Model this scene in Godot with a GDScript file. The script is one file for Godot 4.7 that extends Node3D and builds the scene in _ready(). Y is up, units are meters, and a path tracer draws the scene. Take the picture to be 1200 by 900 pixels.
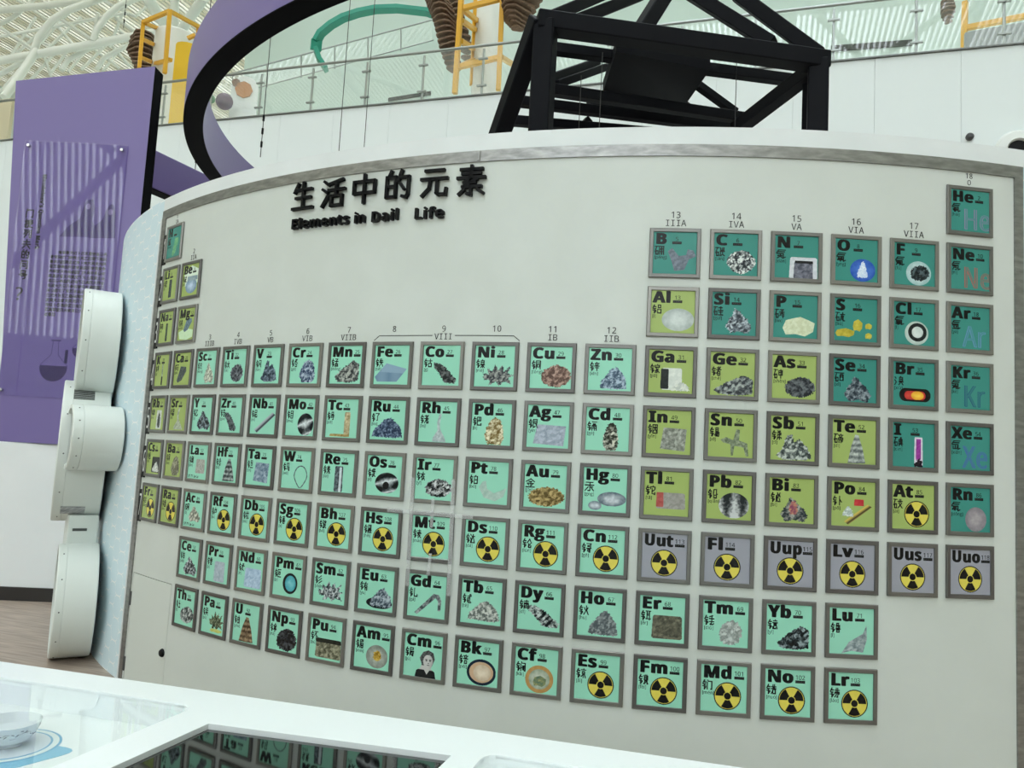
extends Node3D
# A round exhibit wall carrying a table of chemical elements, under the slatted roof of a tall hall.

# ---- camera solved from the corners of the tiles (picture taken as 1200 x 900) ----
const EYE := Vector3(1.35006, 1.5299, 3.4995)
const YAW := 0.3104
const PITCH := 0.0924
const ROLL := 0.0536
const FOCAL := 917.42
# ---- the round wall: axis at (0, -RW), front at z = 0 ----
const RW := 5.1955
const COL := 0.273687
const ROWH := 0.275
const TILE := 0.2332
const MIDY := 1.6775
const WALLTOP := 3.107

var cam_basis := Basis.from_euler(Vector3(PITCH, YAW, ROLL))
var M := {}
var used := {}
var fonts := []
var ts: TextServer
var bold_rid: RID
var sans_rid: RID
var serif_rid: RID

func _ready() -> void:
	# camera
	var cam := Camera3D.new(); cam.name = "camera"
	cam.fov = rad_to_deg(2.0 * atan(450.0 / FOCAL))
	cam.far = 200.0
	add_child(cam)
	cam.transform = Transform3D(cam_basis, EYE)
	cam.current = true
	# sky: even bright overcast seen through the gaps of the slatted roof
	var sky_mat := ProceduralSkyMaterial.new()
	sky_mat.sky_top_color = Color(0.935, 0.975, 1.0)
	sky_mat.sky_horizon_color = Color(0.935, 0.975, 1.0)
	sky_mat.ground_bottom_color = Color(0.5, 0.5, 0.48)
	sky_mat.ground_horizon_color = Color(0.5, 0.5, 0.48)
	sky_mat.sky_energy_multiplier = 1.0
	sky_mat.sun_angle_max = 0.0
	var sky := Sky.new(); sky.sky_material = sky_mat
	var env := Environment.new()
	env.background_mode = Environment.BG_SKY
	env.sky = sky
	env.tonemap_mode = Environment.TONE_MAPPER_LINEAR
	env.tonemap_exposure = 5.9
	env.sdfgi_enabled = true; env.ssao_enabled = true; env.ssil_enabled = true
	var we := WorldEnvironment.new(); we.name = "environment"; we.environment = env
	add_child(we)

	ts = TextServerManager.get_primary_interface()
	bold_rid = font(700, "Droid Sans").get_rids()[0]
	sans_rid = font(400, "Droid Sans").get_rids()[0]
	serif_rid = font(400, "Droid Serif").get_rids()[0]
	materials()
	hall()
	balcony()
	exhibit_wall()
	purple_things()
	steel_frame()
	drums()
	case_table()
	tiles()
	title()
	tapes()
	balcony_things()
	cables()

# =============================================================== helpers
func font(weight: int, called: String) -> SystemFont:
	var f := SystemFont.new(); f.font_names = [called]; f.font_weight = weight
	fonts.append(f)
	return f

func ray(u: float, v: float) -> Vector3:
	return cam_basis * Vector3((u - 600.0) / FOCAL, -(v - 450.0) / FOCAL, -1.0)

func at(u: float, v: float, depth: float) -> Vector3:
	return EYE + ray(u, v) * depth

func on_y(u: float, v: float, y: float) -> Vector3:
	var d := ray(u, v)
	return EYE + d * ((y - EYE.y) / d.y)

func on_z(u: float, v: float, z: float) -> Vector3:
	var d := ray(u, v)
	return EYE + d * ((z - EYE.z) / d.z)

func on_plane(u: float, v: float, p: Vector3, n: Vector3) -> Vector3:
	var d := ray(u, v)
	return EYE + d * ((p - EYE).dot(n) / d.dot(n))

func on_wall(u: float, v: float) -> Vector2:   # (angle, height) on the round wall
	var d := ray(u, v)
	var o := Vector2(EYE.x, EYE.z + RW)
	var e := Vector2(d.x, d.z)
	var b := o.dot(e)
	var t := (-b - sqrt(maxf(0.0, b * b - e.length_squared() * (o.length_squared() - RW * RW)))) / e.length_squared()
	var p := EYE + d * t
	return Vector2(atan2(p.x, p.z + RW), p.y)

func ang(col: float) -> float:
	return (col - 9.5) * COL / RW

func pol(r: float, th: float, y: float) -> Vector3:
	return Vector3(r * sin(th), y, r * cos(th) - RW)

func wall_frame(th: float, y: float, off := 0.0) -> Transform3D:   # x along the wall, y up, z out
	return Transform3D(Basis(Vector3.UP, th), pol(RW + off, th, y))

func st_new() -> SurfaceTool:
	var st := SurfaceTool.new(); st.begin(Mesh.PRIMITIVE_TRIANGLES)
	return st

func tri(st: SurfaceTool, a: Vector3, b: Vector3, c: Vector3) -> void:   # a, b, c counter-clockwise seen from outside
	var n := (b - a).cross(c - a).normalized()
	for q in [a, c, b]:
		st.set_normal(n); st.add_vertex(q)

func quad(st: SurfaceTool, a: Vector3, b: Vector3, c: Vector3, d: Vector3) -> void:
	tri(st, a, b, c); tri(st, a, c, d)

func quad_uv(st: SurfaceTool, p: Array, uv: Array) -> void:
	var n: Vector3 = (p[1] - p[0]).cross(p[2] - p[0]).normalized()
	for i in [0, 2, 1, 0, 3, 2]:
		st.set_normal(n); st.set_uv(uv[i]); st.add_vertex(p[i])

func box(st: SurfaceTool, c: Vector3, s: Vector3, b := Basis(), bev := 0.0) -> void:
	var h := s * 0.5
	if bev <= 0.0:
		var v := []
		for i in 8:
			v.append(c + b * Vector3(h.x * (1 if i & 1 else -1), h.y * (1 if i & 2 else -1), h.z * (1 if i & 4 else -1)))
		quad(st, v[4], v[5], v[7], v[6]); quad(st, v[1], v[0], v[2], v[3])
		quad(st, v[5], v[1], v[3], v[7]); quad(st, v[0], v[4], v[6], v[2])
		quad(st, v[6], v[7], v[3], v[2]); quad(st, v[0], v[1], v[5], v[4])
		return
	# bevelled: chamfered vertical profile, front and back faces inset
	var rings := []
	for k in [[-h.z, bev], [-h.z + bev, 0.0], [h.z - bev, 0.0], [h.z, bev]]:
		var x: float = h.x - k[1]
		var y: float = h.y - k[1]
		var ring := []
		for q in [Vector2(x - bev, -y), Vector2(x, -y + bev), Vector2(x, y - bev), Vector2(x - bev, y), Vector2(-x + bev, y), Vector2(-x, y - bev), Vector2(-x, -y + bev), Vector2(-x + bev, -y)]:
			ring.append(c + b * Vector3(q.x, q.y, k[0]))
		rings.append(ring)
	for i in 3:
		for j in 8:
			quad(st, rings[i][j], rings[i][(j + 1) % 8], rings[i + 1][(j + 1) % 8], rings[i + 1][j])
	for j in range(1, 7):
		tri(st, rings[3][0], rings[3][j], rings[3][j + 1])
		tri(st, rings[0][0], rings[0][j + 1], rings[0][j])

func bar(st: SurfaceTool, a: Vector3, b: Vector3, w: float, h: float, up := Vector3.UP) -> void:
	var z := (b - a).normalized()
	var x := up.cross(z)
	if x.length() < 0.01:
		x = Vector3.RIGHT.cross(z)
	x = x.normalized()
	box(st, (a + b) * 0.5, Vector3(w, h, (b - a).length()), Basis(x, z.cross(x), z), minf(w, h) * 0.06)

func tube(st: SurfaceTool, pts: Array, r: float, sides := 8, r_end := -1.0) -> void:
	var rings := []
	var x := Vector3.ZERO
	for i in pts.size():
		var d: Vector3 = (pts[mini(i + 1, pts.size() - 1)] - pts[maxi(i - 1, 0)]).normalized()
		if x == Vector3.ZERO:
			x = d.cross(Vector3.UP if absf(d.y) < 0.9 else Vector3.RIGHT).normalized()
		x = (x - d * x.dot(d)).normalized()
		var y := d.cross(x)
		var rr := r if r_end < 0.0 else lerpf(r, r_end, float(i) / (pts.size() - 1))
		var ring := []
		for k in sides:
			var a := TAU * k / sides
			var n := x * cos(a) + y * sin(a)
			ring.append([pts[i] + n * rr, n])
		rings.append(ring)
	for i in pts.size() - 1:
		for k in sides:
			var q := [rings[i][k], rings[i][(k + 1) % sides], rings[i + 1][(k + 1) % sides], rings[i + 1][k]]
			for j in [0, 2, 1, 0, 3, 2]:
				st.set_normal(q[j][1]); st.add_vertex(q[j][0])
	for k in range(1, sides - 1):
		tri(st, rings[0][0][0], rings[0][k + 1][0], rings[0][k][0])
		var e: Array = rings[-1]
		tri(st, e[0][0], e[k][0], e[k + 1][0])

func lathe(st: SurfaceTool, prof: Array, segs: int, xf: Transform3D) -> void:   # prof: Vector2(radius, height along local y), from bottom up on the outside
	for i in prof.size() - 1:
		var p0: Vector2 = prof[i]
		var p1: Vector2 = prof[i + 1]
		var e := p1 - p0
		var nn := Vector2(e.y, -e.x).normalized()
		for k in segs:
			var a0 := TAU * k / segs
			var a1 := TAU * (k + 1) / segs
			var q := [[p0, a0], [p0, a1], [p1, a1], [p1, a0]]
			for j in [0, 1, 2, 0, 2, 3]:
				var pp: Vector2 = q[j][0]
				var aa: float = q[j][1]
				st.set_normal((xf.basis * Vector3(nn.x * cos(aa), nn.y, nn.x * sin(aa))).normalized())
				st.add_vertex(xf * Vector3(pp.x * cos(aa), pp.y, pp.x * sin(aa)))

func prism(st: SurfaceTool, poly: PackedVector2Array, depth: float, xf: Transform3D) -> void:   # polygon in local xy, from z = 0 to z = depth
	var p := poly
	if Geometry2D.is_polygon_clockwise(p):
		p = p.duplicate(); p.reverse()
	var idx := Geometry2D.triangulate_polygon(p)
	for i in range(0, idx.size(), 3):
		var t := [p[idx[i]], p[idx[i + 1]], p[idx[i + 2]]]
		if (t[1] - t[0]).cross(t[2] - t[0]) < 0.0:
			t = [t[0], t[2], t[1]]
		tri(st, xf * v3(t[0], depth), xf * v3(t[1], depth), xf * v3(t[2], depth))
		tri(st, xf * v3(t[0], 0.0), xf * v3(t[2], 0.0), xf * v3(t[1], 0.0))
	for i in p.size():
		var a := p[i]
		var b := p[(i + 1) % p.size()]
		quad(st, xf * v3(a, 0.0), xf * v3(b, 0.0), xf * v3(b, depth), xf * v3(a, depth))

func v3(p: Vector2, z: float) -> Vector3:
	return Vector3(p.x, p.y, z)

func arc_slab(st: SurfaceTool, r0: float, r1: float, t0: float, t1: float, y0: float, y1: float, uv_scale := 0.0) -> void:
	var n := maxi(1, ceili(absf(t1 - t0) * r1 / 0.09))
	for i in n:
		var a := lerpf(t0, t1, float(i) / n)
		var b := lerpf(t0, t1, float(i + 1) / n)
		for side in [[r1, 1.0], [r0, -1.0]]:
			var r: float = side[0]
			var g: float = side[1]
			var na := Vector3(sin(a), 0, cos(a)) * g
			var nb := Vector3(sin(b), 0, cos(b)) * g
			var q := [[pol(r, a, y0), na, a, y0], [pol(r, b, y0), nb, b, y0], [pol(r, b, y1), nb, b, y1], [pol(r, a, y1), na, a, y1]]
			for j in ([0, 2, 1, 0, 3, 2] if g > 0.0 else [0, 1, 2, 0, 2, 3]):
				st.set_normal(q[j][1])
				if uv_scale > 0.0:
					st.set_uv(Vector2(q[j][2] * r1 / 0.52, -q[j][3] / 0.282) * uv_scale)
				st.add_vertex(q[j][0])
		if uv_scale > 0.0:
			st.set_uv(Vector2.ZERO)
		quad(st, pol(r1, a, y1), pol(r1, b, y1), pol(r0, b, y1), pol(r0, a, y1))
		quad(st, pol(r0, a, y0), pol(r0, b, y0), pol(r1, b, y0), pol(r1, a, y0))
	quad(st, pol(r0, t0, y0), pol(r1, t0, y0), pol(r1, t0, y1), pol(r0, t0, y1))
	quad(st, pol(r1, t1, y0), pol(r0, t1, y0), pol(r0, t1, y1), pol(r1, t1, y1))

func obj(called: String, st: SurfaceTool, m: Material, parent: Node = self) -> MeshInstance3D:
	return inst(called, st.commit(), m, parent)

func inst(called: String, mesh: Mesh, m: Material, parent: Node = self) -> MeshInstance3D:
	var o := MeshInstance3D.new()
	o.mesh = mesh
	o.material_override = m
	o.name = numbered(called) if parent == self else called
	parent.add_child(o, true)
	return o

func numbered(called: String) -> String:
	used[called] = used.get(called, -1) + 1
	return called if used[called] == 0 else "%s_%03d" % [called, used[called]]

func thing(called: String, label: String, category: String, group := "", where := Transform3D()) -> Node3D:
	var o := Node3D.new(); o.name = numbered(called)
	add_child(o)
	o.transform = where
	tag(o, label, category, group)
	return o

func tag(o: Node, label: String, category: String, group := "") -> void:
	o.set_meta("label", label); o.set_meta("category", category)
	if group:
		o.set_meta("group", group)

func structure(o: Node, label := "", category := "") -> Node:
	o.set_meta("kind", "structure")
	if label:
		o.set_meta("label", label)
	if category:
		o.set_meta("category", category)
	return o

func mat(c: Color, rough := 0.6, metal := 0.0, spec := 0.5) -> StandardMaterial3D:
	var m := StandardMaterial3D.new()
	m.albedo_color = c; m.roughness = rough; m.metallic = metal; m.metallic_specular = spec
	return m

func noise_tex(c0: Color, c1: Color, freq: float, sz := 512, seed_n := 1, octaves := 4, stretch := Vector2.ONE) -> ImageTexture:
	var nz := FastNoiseLite.new(); nz.seed = seed_n; nz.frequency = freq; nz.fractal_octaves = octaves
	nz.noise_type = FastNoiseLite.TYPE_SIMPLEX_SMOOTH
	var im := Image.create(sz, sz, false, Image.FORMAT_RGB8)
	for y in sz:
		for x in sz:
			# wraps by blending the opposite edges
			var fx := clampf((x - sz * 0.8) / (sz * 0.2), 0.0, 1.0)
			var fy := clampf((y - sz * 0.8) / (sz * 0.2), 0.0, 1.0)
			var n := lerpf(nz.get_noise_2d(x * stretch.x, y * stretch.y), nz.get_noise_2d((x - sz) * stretch.x, y * stretch.y), fx)
			if fy > 0.0:
				n = lerpf(n, lerpf(nz.get_noise_2d(x * stretch.x, (y - sz) * stretch.y), nz.get_noise_2d((x - sz) * stretch.x, (y - sz) * stretch.y), fx), fy)
			im.set_pixel(x, y, c0.lerp(c1, clampf(n * 0.9 + 0.5, 0.0, 1.0)))
	return ImageTexture.create_from_image(im)

func tri_mat(tex: Texture2D, scale: Vector3, rough := 0.6, metal := 0.0) -> StandardMaterial3D:
	var m := mat(Color.WHITE, rough, metal)
	m.albedo_texture = tex
	m.uv1_triplanar = true; m.uv1_world_triplanar = true
	m.uv1_scale = scale
	return m

func glass(c: Color, alpha: float) -> StandardMaterial3D:
	var m := mat(Color(c.r, c.g, c.b, alpha), 0.02)
	m.transparency = BaseMaterial3D.TRANSPARENCY_ALPHA
	return m

func rgb(r: float, g: float, b: float) -> Color:
	return Color(r / 255.0, g / 255.0, b / 255.0)

func materials() -> void:
	M.sheet = tri_mat(noise_tex(rgb(208, 214, 207), rgb(214, 220, 214), 0.012, 512, 3), Vector3(0.4, 0.4, 0.4), 0.42)
	M.rim = tri_mat(noise_tex(rgb(226, 232, 232), rgb(234, 239, 239), 0.02, 256, 4), Vector3(0.5, 0.5, 0.5), 0.5)
	M.door = mat(rgb(211, 217, 210), 0.42)
	var steel_tex := noise_tex(rgb(128, 128, 126), rgb(164, 163, 160), 0.015, 512, 7, 4, Vector2(1.0, 3.0))
	M.steel = tri_mat(steel_tex, Vector3(1.3, 1.3, 1.3), 0.36, 0.85)
	M.tile_steel = [mat(rgb(128, 127, 124), 0.38, 0.85), mat(rgb(146, 144, 140), 0.34, 0.85), mat(rgb(114, 112, 110), 0.42, 0.85)]
	M.black = mat(rgb(10, 10, 12), 0.5, 0.0, 0.3)
	M.black_paint = mat(rgb(22, 23, 27), 0.6, 0.0, 0.2)
	M.gap = mat(rgb(30, 30, 30), 0.9)
	M.ink = mat(rgb(28, 30, 30), 0.7)
	M.chrome = mat(rgb(200, 200, 200), 0.2, 1.0)
	M.purple = mat(rgb(118, 104, 160), 0.38)
	M.black_edge = mat(rgb(9, 9, 11), 0.7, 0.0, 0.15)
	M.white = mat(rgb(232, 236, 233), 0.5)
	M.pod = mat(rgb(226, 232, 226), 0.38)
	M.lens = mat(rgb(96, 104, 110), 0.15)
	M.pod_dark = mat(rgb(70, 72, 72), 0.5)
	M.label_grey = tri_mat(noise_tex(rgb(120, 122, 124), rgb(205, 207, 208), 0.05, 128, 11, 2, Vector2(0.3, 2.0)), Vector3(4, 4, 4), 0.5)
	M.panel_white = mat(rgb(230, 238, 238), 0.4)
	M.plaster = tri_mat(noise_tex(rgb(228, 232, 232), rgb(238, 241, 241), 0.008, 256, 5), Vector3(0.4, 0.4, 0.4), 0.75)
	M.hall_white = mat(rgb(224, 230, 224), 0.8)
	M.skirting = mat(rgb(34, 30, 28), 0.4)
	M.floor = tri_mat(noise_tex(rgb(150, 133, 120), rgb(184, 167, 152), 0.012, 1024, 9, 5, Vector2(0.5, 6.0)), Vector3(0.35, 0.35, 0.35), 0.45)
	M.slat = mat(rgb(226, 224, 212), 0.7)
	M.deck = mat(rgb(238, 230, 208), 0.8)
	M.deck.backlight_enabled = true; M.deck.backlight = rgb(232, 226, 208)
	M.roof_tube = mat(rgb(232, 236, 228), 0.45)
	M.pane = glass(Color(0.9, 0.97, 0.94), 0.04)
	M.pane.metallic_specular = 0.72
	M.case_glass = glass(Color(0.9, 0.97, 0.95), 0.02)
	M.case_glass.metallic_specular = 0.36
	M.acrylic = glass(Color(0.95, 0.95, 1.0), 0.01)
	M.acrylic.metallic_specular = 0.36
	M.rail = mat(rgb(150, 155, 152), 0.3, 0.9)
	M.yellow = mat(rgb(226, 170, 40), 0.45)
	M.yellow_board = mat(rgb(240, 196, 30), 0.45)
	M.wood = tri_mat(noise_tex(rgb(96, 74, 58), rgb(140, 112, 90), 0.03, 256, 21, 3, Vector2(1, 4)), Vector3(1, 1, 1), 0.7)
	M.teal = mat(rgb(36, 150, 126), 0.35)
	M.column = mat(rgb(228, 230, 224), 0.6)
	M.table = mat(rgb(240, 245, 246), 0.3)
	M.tablein = mat(rgb(236, 243, 241), 0.6)
	M.screen = mat(rgb(10, 11, 13), 0.03, 0.0, 1.0)
	M.bezel = mat(rgb(18, 18, 20), 0.3)
	M.wire = mat(rgb(70, 70, 70), 0.4, 0.8)
	M.tape = mat(Color(0.92, 0.93, 0.93, 0.24), 0.3)
	M.tape.transparency = BaseMaterial3D.TRANSPARENCY_ALPHA
	M.grey_board = mat(rgb(150, 156, 156), 0.6)
	M.cream_board = mat(rgb(206, 190, 150), 0.6)

# =============================================================== the hall
func hall() -> void:
	var st := st_new()
	box(st, Vector3(-8, -0.15, -8), Vector3(52.6, 0.3, 52.6))
	structure(obj("floor", st, M.floor), "beige wood-grain hall floor", "floor")
	for w in [["wall_left", Vector3(-34.15, 9, -8), Vector3(0.3, 18, 52.6)], ["wall_right", Vector3(18.15, 9, -8), Vector3(0.3, 18, 52.6)],
			["wall_rear", Vector3(-8, 2.3, 18.35), Vector3(52, 4.6, 0.3)], ["wall_far", Vector3(-8, 9, -34.15), Vector3(52, 18, 0.3)]]:
		st = st_new()
		box(st, w[1], w[2])
		structure(obj(w[0], st, M.hall_white), "plain white outer wall of the hall", "wall")
	# slatted roof, sky between the slats
	var roof := Node3D.new(); roof.name = "ceiling"; add_child(roof)
	structure(roof, "slatted hall roof with daylight between the slats", "ceiling")
	# each slat runs level over the hall and curves down behind the camera to the low rear wall
	var line := [Vector2(-34.3, 18.0), Vector2(4.5, 18.0)]
	for i in 7:
		line.append(Vector2(4.5 + 13.7 * sin(PI * 0.5 * (i + 1) / 7.0), 4.6 + 13.4 * cos(PI * 0.5 * (i + 1) / 7.0)))
	var prof := PackedVector2Array()
	for q in line:
		prof.append(q)
	for i in range(line.size() - 1, -1, -1):
		var off := Vector2(0, 0.2) if i < 2 else Vector2(sin(PI * 0.5 * (i - 1) / 7.0), cos(PI * 0.5 * (i - 1) / 7.0)) * 0.2
		prof.append(line[i] + off)
	st = st_new()
	prism(st, prof, 0.09, Transform3D(Basis(Vector3.BACK, Vector3.UP, Vector3.LEFT), Vector3(0.045, 0, 0)))
	var slat := st.commit()
	for i in 260:
		inst("slat", slat, M.slat, roof).position = Vector3(-33.98 + i * 0.2, 0, 0)
	# cream deck strips added over the far left corner, spaced to set its brightness
	st = st_new()
	box(st, Vector3.ZERO, Vector3(0.55, 0.1, 26.6))
	var strip := st.commit()
	for i in 20:
		inst("deck_strip", strip, M.deck, roof).position = Vector3(-33.6 + i * 1.0, 18.4, -21)
	# the tubular roof lattice, big members first; picture points with a depth
	var big := [
		[[0, 12, 25], [50, 7, 25], [101, 0, 25], 0.11], [[40, 59, 24], [46, 43, 24], [61, 24, 24], [80, 12, 24], [99, 5, 24.3], [130, -6, 25], 0.11],
		[[-10, 73, 24], [90, 55, 24], [187, 37, 24.4], 0.125], [[43, 59, 24], [25, 86, 23.5], [5, 114, 23], 0.12], [[109, 48, 24], [113, 36, 24], [123, 21, 24], [138, 8, 24.3], [155, 0, 24.5], [170, -6, 25], 0.1],
		[[72, 82, 24], [80, 70, 24.2], [104, 57, 24.4], [120, 53, 24.4], 0.08], [[113, 82, 26], [122, 68, 26], [136, 60, 26], [158, 50, 26], 0.08],
		[[171, -4, 23], [197, 33, 24], [212, 52, 24.4], 0.17], [[240, -4, 23], [222, 22, 24], [205, 48, 24.4], 0.15], [[205, -6, 24], [204, 44, 24.4], 0.13],
		[[0, 28, 25], [16, 20, 25.2], [34, 5, 25.4], [42, -5, 25.5], 0.07], [[-5, 90, 24.5], [20, 76, 24.5], [43, 60, 24], 0.08]]
	var thin := [
		[69, 21, 107, 46, 24], [0, 32, 37, 57, 24], [0, 43, 150, 15, 24.6], [115, 15, 109, 48, 24], [135, 20, 165, 42, 24.3], [60, 26, 20, 62, 25.5], [85, 10, 40, 58, 25], [150, 0, 128, 55, 25], [88, 55, 60, 22, 26], [10, 70, 42, 20, 26], [55, 58, 95, 20, 26],
		[30, 100, 70, 56, 26.5], [60, 85, 82, 56, 26], [95, 82, 125, 52, 26], [100, 50, 140, 80, 26.5], [130, 52, 152, 78, 26], [50, 60, 60, 90, 26.5], [0, 108, 40, 62, 26], [120, 0, 160, 20, 26], [160, 18, 185, -4, 26], [170, 40, 205, 20, 26], [20, 0, 60, 26, 26.5], [25, 40, 75, 60, 26.8], [140, 36, 182, 66, 26.5], [80, 84, 100, 60, 27], [120, 84, 145, 52, 27]]
	var lattice := thing("roof_lattice", "white tubular lattice of curved trusses under the roof, above the purple board", "truss")
	for b in big:
		st = st_new()
		var pts := []
		for k in b.size() - 1:
			pts.append(at(b[k][0], b[k][1], b[k][2]))
		tube(st, pts, b[-1], 10)
		obj("main_tube", st, M.roof_tube, lattice)
	for b in thin:
		st = st_new()
		tube(st, [at(b[0], b[1], b[4]), at(b[2], b[3], b[4] + 0.4)], 0.05, 6)
		obj("brace_tube", st, M.roof_tube, lattice)
	# the same kind of lattice goes on over the middle of the hall, where the panes mirror it
	var over := thing("roof_lattice", "white tubular lattice of straight trusses under the roof, mirrored in the glass balustrade", "truss")
	for i in 3:
		var z := -3.0 + i * 5.0
		st = st_new()
		tube(st, [Vector3(-30, 16.6, z), Vector3(-8, 17.2, z), Vector3(15, 16.6, z)], 0.2, 10)
		obj("main_tube", st, M.roof_tube, over)
		for k in 10:
			st = st_new()
			var x0 := -28.0 + k * 4.4
			tube(st, [Vector3(x0, 16.7, z), Vector3(x0 + (2.2 if k % 2 else -2.2), 17.2, z + 5.0)], 0.13, 8)
			obj("brace_tube", st, M.roof_tube, over)
	for i in 6:
		st = st_new()
		var x := -22.0 + i * 6.0
		var pts := [Vector3(x, 17.5, 3.0)]
		for k in 7:
			pts.append(Vector3(x + 0.5 * k, 4.8 + 12.7 * cos(PI * 0.5 * (k + 1) / 7.0), 4.5 + 13.0 * sin(PI * 0.5 * (k + 1) / 7.0)))
		tube(st, pts, 0.22, 10)
		obj("main_tube", st, M.roof_tube, over)
		for k in 3:
			st = st_new()
			tube(st, [pts[1 + k * 2] + Vector3(0, 0, 0), pts[3 + k * 2] + Vector3(5.6 if k % 2 else -5.6, 0, 0)], 0.15, 8)
			obj("brace_tube", st, M.roof_tube, over)

# =============================================================== balcony behind
const BZ := -10.4
const BY := 8.6
func balcony() -> void:
	var wall := Node3D.new(); wall.name = "wall_back"; add_child(wall)
	structure(wall, "tall white panelled wall below the balcony", "wall")
	var st := st_new()
	box(st, Vector3(-4, BY * 0.5 - 0.05, BZ - 0.3), Vector3(40, BY - 0.1, 0.5))
	obj("wall_body", st, M.hall_white, wall)
	st = st_new()
	box(st, Vector3.ZERO, Vector3(1.297, 4.287, 0.06), Basis(), 0.002)
	var pm := st.commit()
	for i in 25:
		for k in 2:
			inst("wall_panel", pm, M.panel_white, wall).position = Vector3(-21.0 + i * 1.3, 2.15 + k * 4.29, BZ - 0.02)
	st = st_new()
	box(st, Vector3(-4, BY, BZ - 0.06), Vector3(40, 0.03, 0.22), Basis(), 0.005)
	obj("coping", st, mat(rgb(120, 124, 122), 0.4, 0.6), wall)
	st = st_new()
	box(st, Vector3(-4, BY - 0.12, BZ - 12.3), Vector3(40, 0.2, 23.4))
	structure(obj("balcony_floor", st, M.hall_white), "pale upper gallery floor behind the glass", "floor")
	st = st_new()
	box(st, Vector3(0.5, 13.3, -17.2), Vector3(31, 9.35, 0.3))
	var ub := structure(obj("wall_upper", st, mat(rgb(196, 213, 204), 0.7)), "pale green upper wall behind the balcony", "wall")
	st = st_new()
	bar(st, on_z(974, 57, -17.02), on_z(1069, 50, -17.02), 0.02, 0.16)
	obj("vent_slot", st, M.gap, ub)
	st = st_new()
	bar(st, on_z(455, 117, -17.02), on_z(505, 109, -17.02), 0.02, 0.12)
	obj("vent_slot", st, M.gap, ub)
	# glass balustrade along the edge
	var bal := thing("glass_balustrade", "clear glass balustrade with steel posts along the balcony edge", "balustrade")
	st = st_new()
	box(st, Vector3.ZERO, Vector3(1.27, 0.98, 0.016))
	var pane := st.commit()
	st = st_new()
	box(st, Vector3(0, 0.5, 0), Vector3(0.045, 1.0, 0.03), Basis(), 0.004)
	var post := st.commit()
	st = st_new()
	for y in [0.22, 0.78]:
		box(st, Vector3(0, y, 0.03), Vector3(0.2, 0.035, 0.05), Basis(), 0.004)
	var clamp := st.commit()
	for i in 25:
		var x := -21.0 + i * 1.3
		inst("glass_pane", pane, M.pane, bal).position = Vector3(x + 0.65, BY + 0.54, BZ - 0.06)
		var po := inst("post", post, M.rail, bal)
		po.position = Vector3(x, BY + 0.02, BZ - 0.1)
		inst("clamp", clamp, M.rail, po)
	st = st_new()
	tube(st, [Vector3(-22, BY + 1.08, BZ - 0.08), Vector3(12, BY + 1.08, BZ - 0.08)], 0.03, 8)
	obj("handrail", st, M.rail, bal)
	# second balustrade further back, turning away
	var b2 := thing("glass_balustrade", "far glass balustrade running obliquely behind the teal arc", "balustrade")
	var z0 := -14.0
	var top := [on_z(232, 97, z0), on_z(508, 23, -16.6)]
	var low := [on_z(232, 122, z0), on_z(508, 47, -16.6)]
	var n := 7
	for i in n:
		var a: Vector3 = top[0].lerp(top[1], float(i) / n)
		var b: Vector3 = top[0].lerp(top[1], (i + 0.96) / n)
		var c: Vector3 = low[0].lerp(low[1], (i + 0.96) / n)
		var d: Vector3 = low[0].lerp(low[1], float(i) / n)
		var off := Vector3(0.0, 0, 0.012)
		st = st_new()
		quad(st, d + off, c + off, b + off, a + off); quad(st, a - off, b - off, c - off, d - off)
		obj("glass_pane", st, M.pane, b2)
		st = st_new()
		tube(st, [a, d + Vector3(0, -0.05, 0)], 0.02, 6)
		obj("post", st, M.rail, b2)
	st = st_new()
	tube(st, top, 0.022, 6)
	obj("handrail", st, M.rail, b2)
	st = st_new()
	tube(st, low, 0.018, 6)
	obj("lower_rail", st, M.rail, b2)

func stack_of_slats(called: String, label: String, path: Array, n: int, seed_n: int) -> void:   # path: [u, v, depth, radius in m]
	var t := thing(called, label, "sculpture", "slatted timber trunks on the balcony")
	var rng := RandomNumberGenerator.new(); rng.seed = seed_n
	for i in n:
		var f := float(i) / (n - 1) * (path.size() - 1)
		var k := mini(int(f), path.size() - 2)
		var g := f - k
		var a: Array = path[k]
		var b: Array = path[k + 1]
		var c := at(lerpf(a[0], b[0], g), lerpf(a[1], b[1], g), lerpf(a[2], b[2], g))
		var r := lerpf(a[3], b[3], g)
		var poly := PackedVector2Array()
		for q in 14:
			var an := TAU * q / 14
			var rr := r * (1.0 + 0.16 * sin(3.0 * an + i * 0.25 + seed_n) + 0.1 * sin(2.0 * an - i * 0.4) + rng.randf_range(-0.02, 0.02))
			poly.append(Vector2(cos(an), sin(an)) * rr)
		var st := st_new()
		prism(st, poly, 0.04, Transform3D(Basis(Vector3.RIGHT, PI / 2) * Basis(Vector3.UP, 0.12 * sin(i * 0.7)), c))
		obj("timber_slice", st, M.wood, t)

func scaffold(label: String, bars: Array, w: float) -> void:
	var t := thing("yellow_scaffold", label, "scaffold")
	for b in bars:
		var st := st_new()
		bar(st, at(b[0], b[1], b[2]), at(b[3], b[4], b[5]), w, w)
		obj(b[6], st, M.yellow, t)

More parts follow.
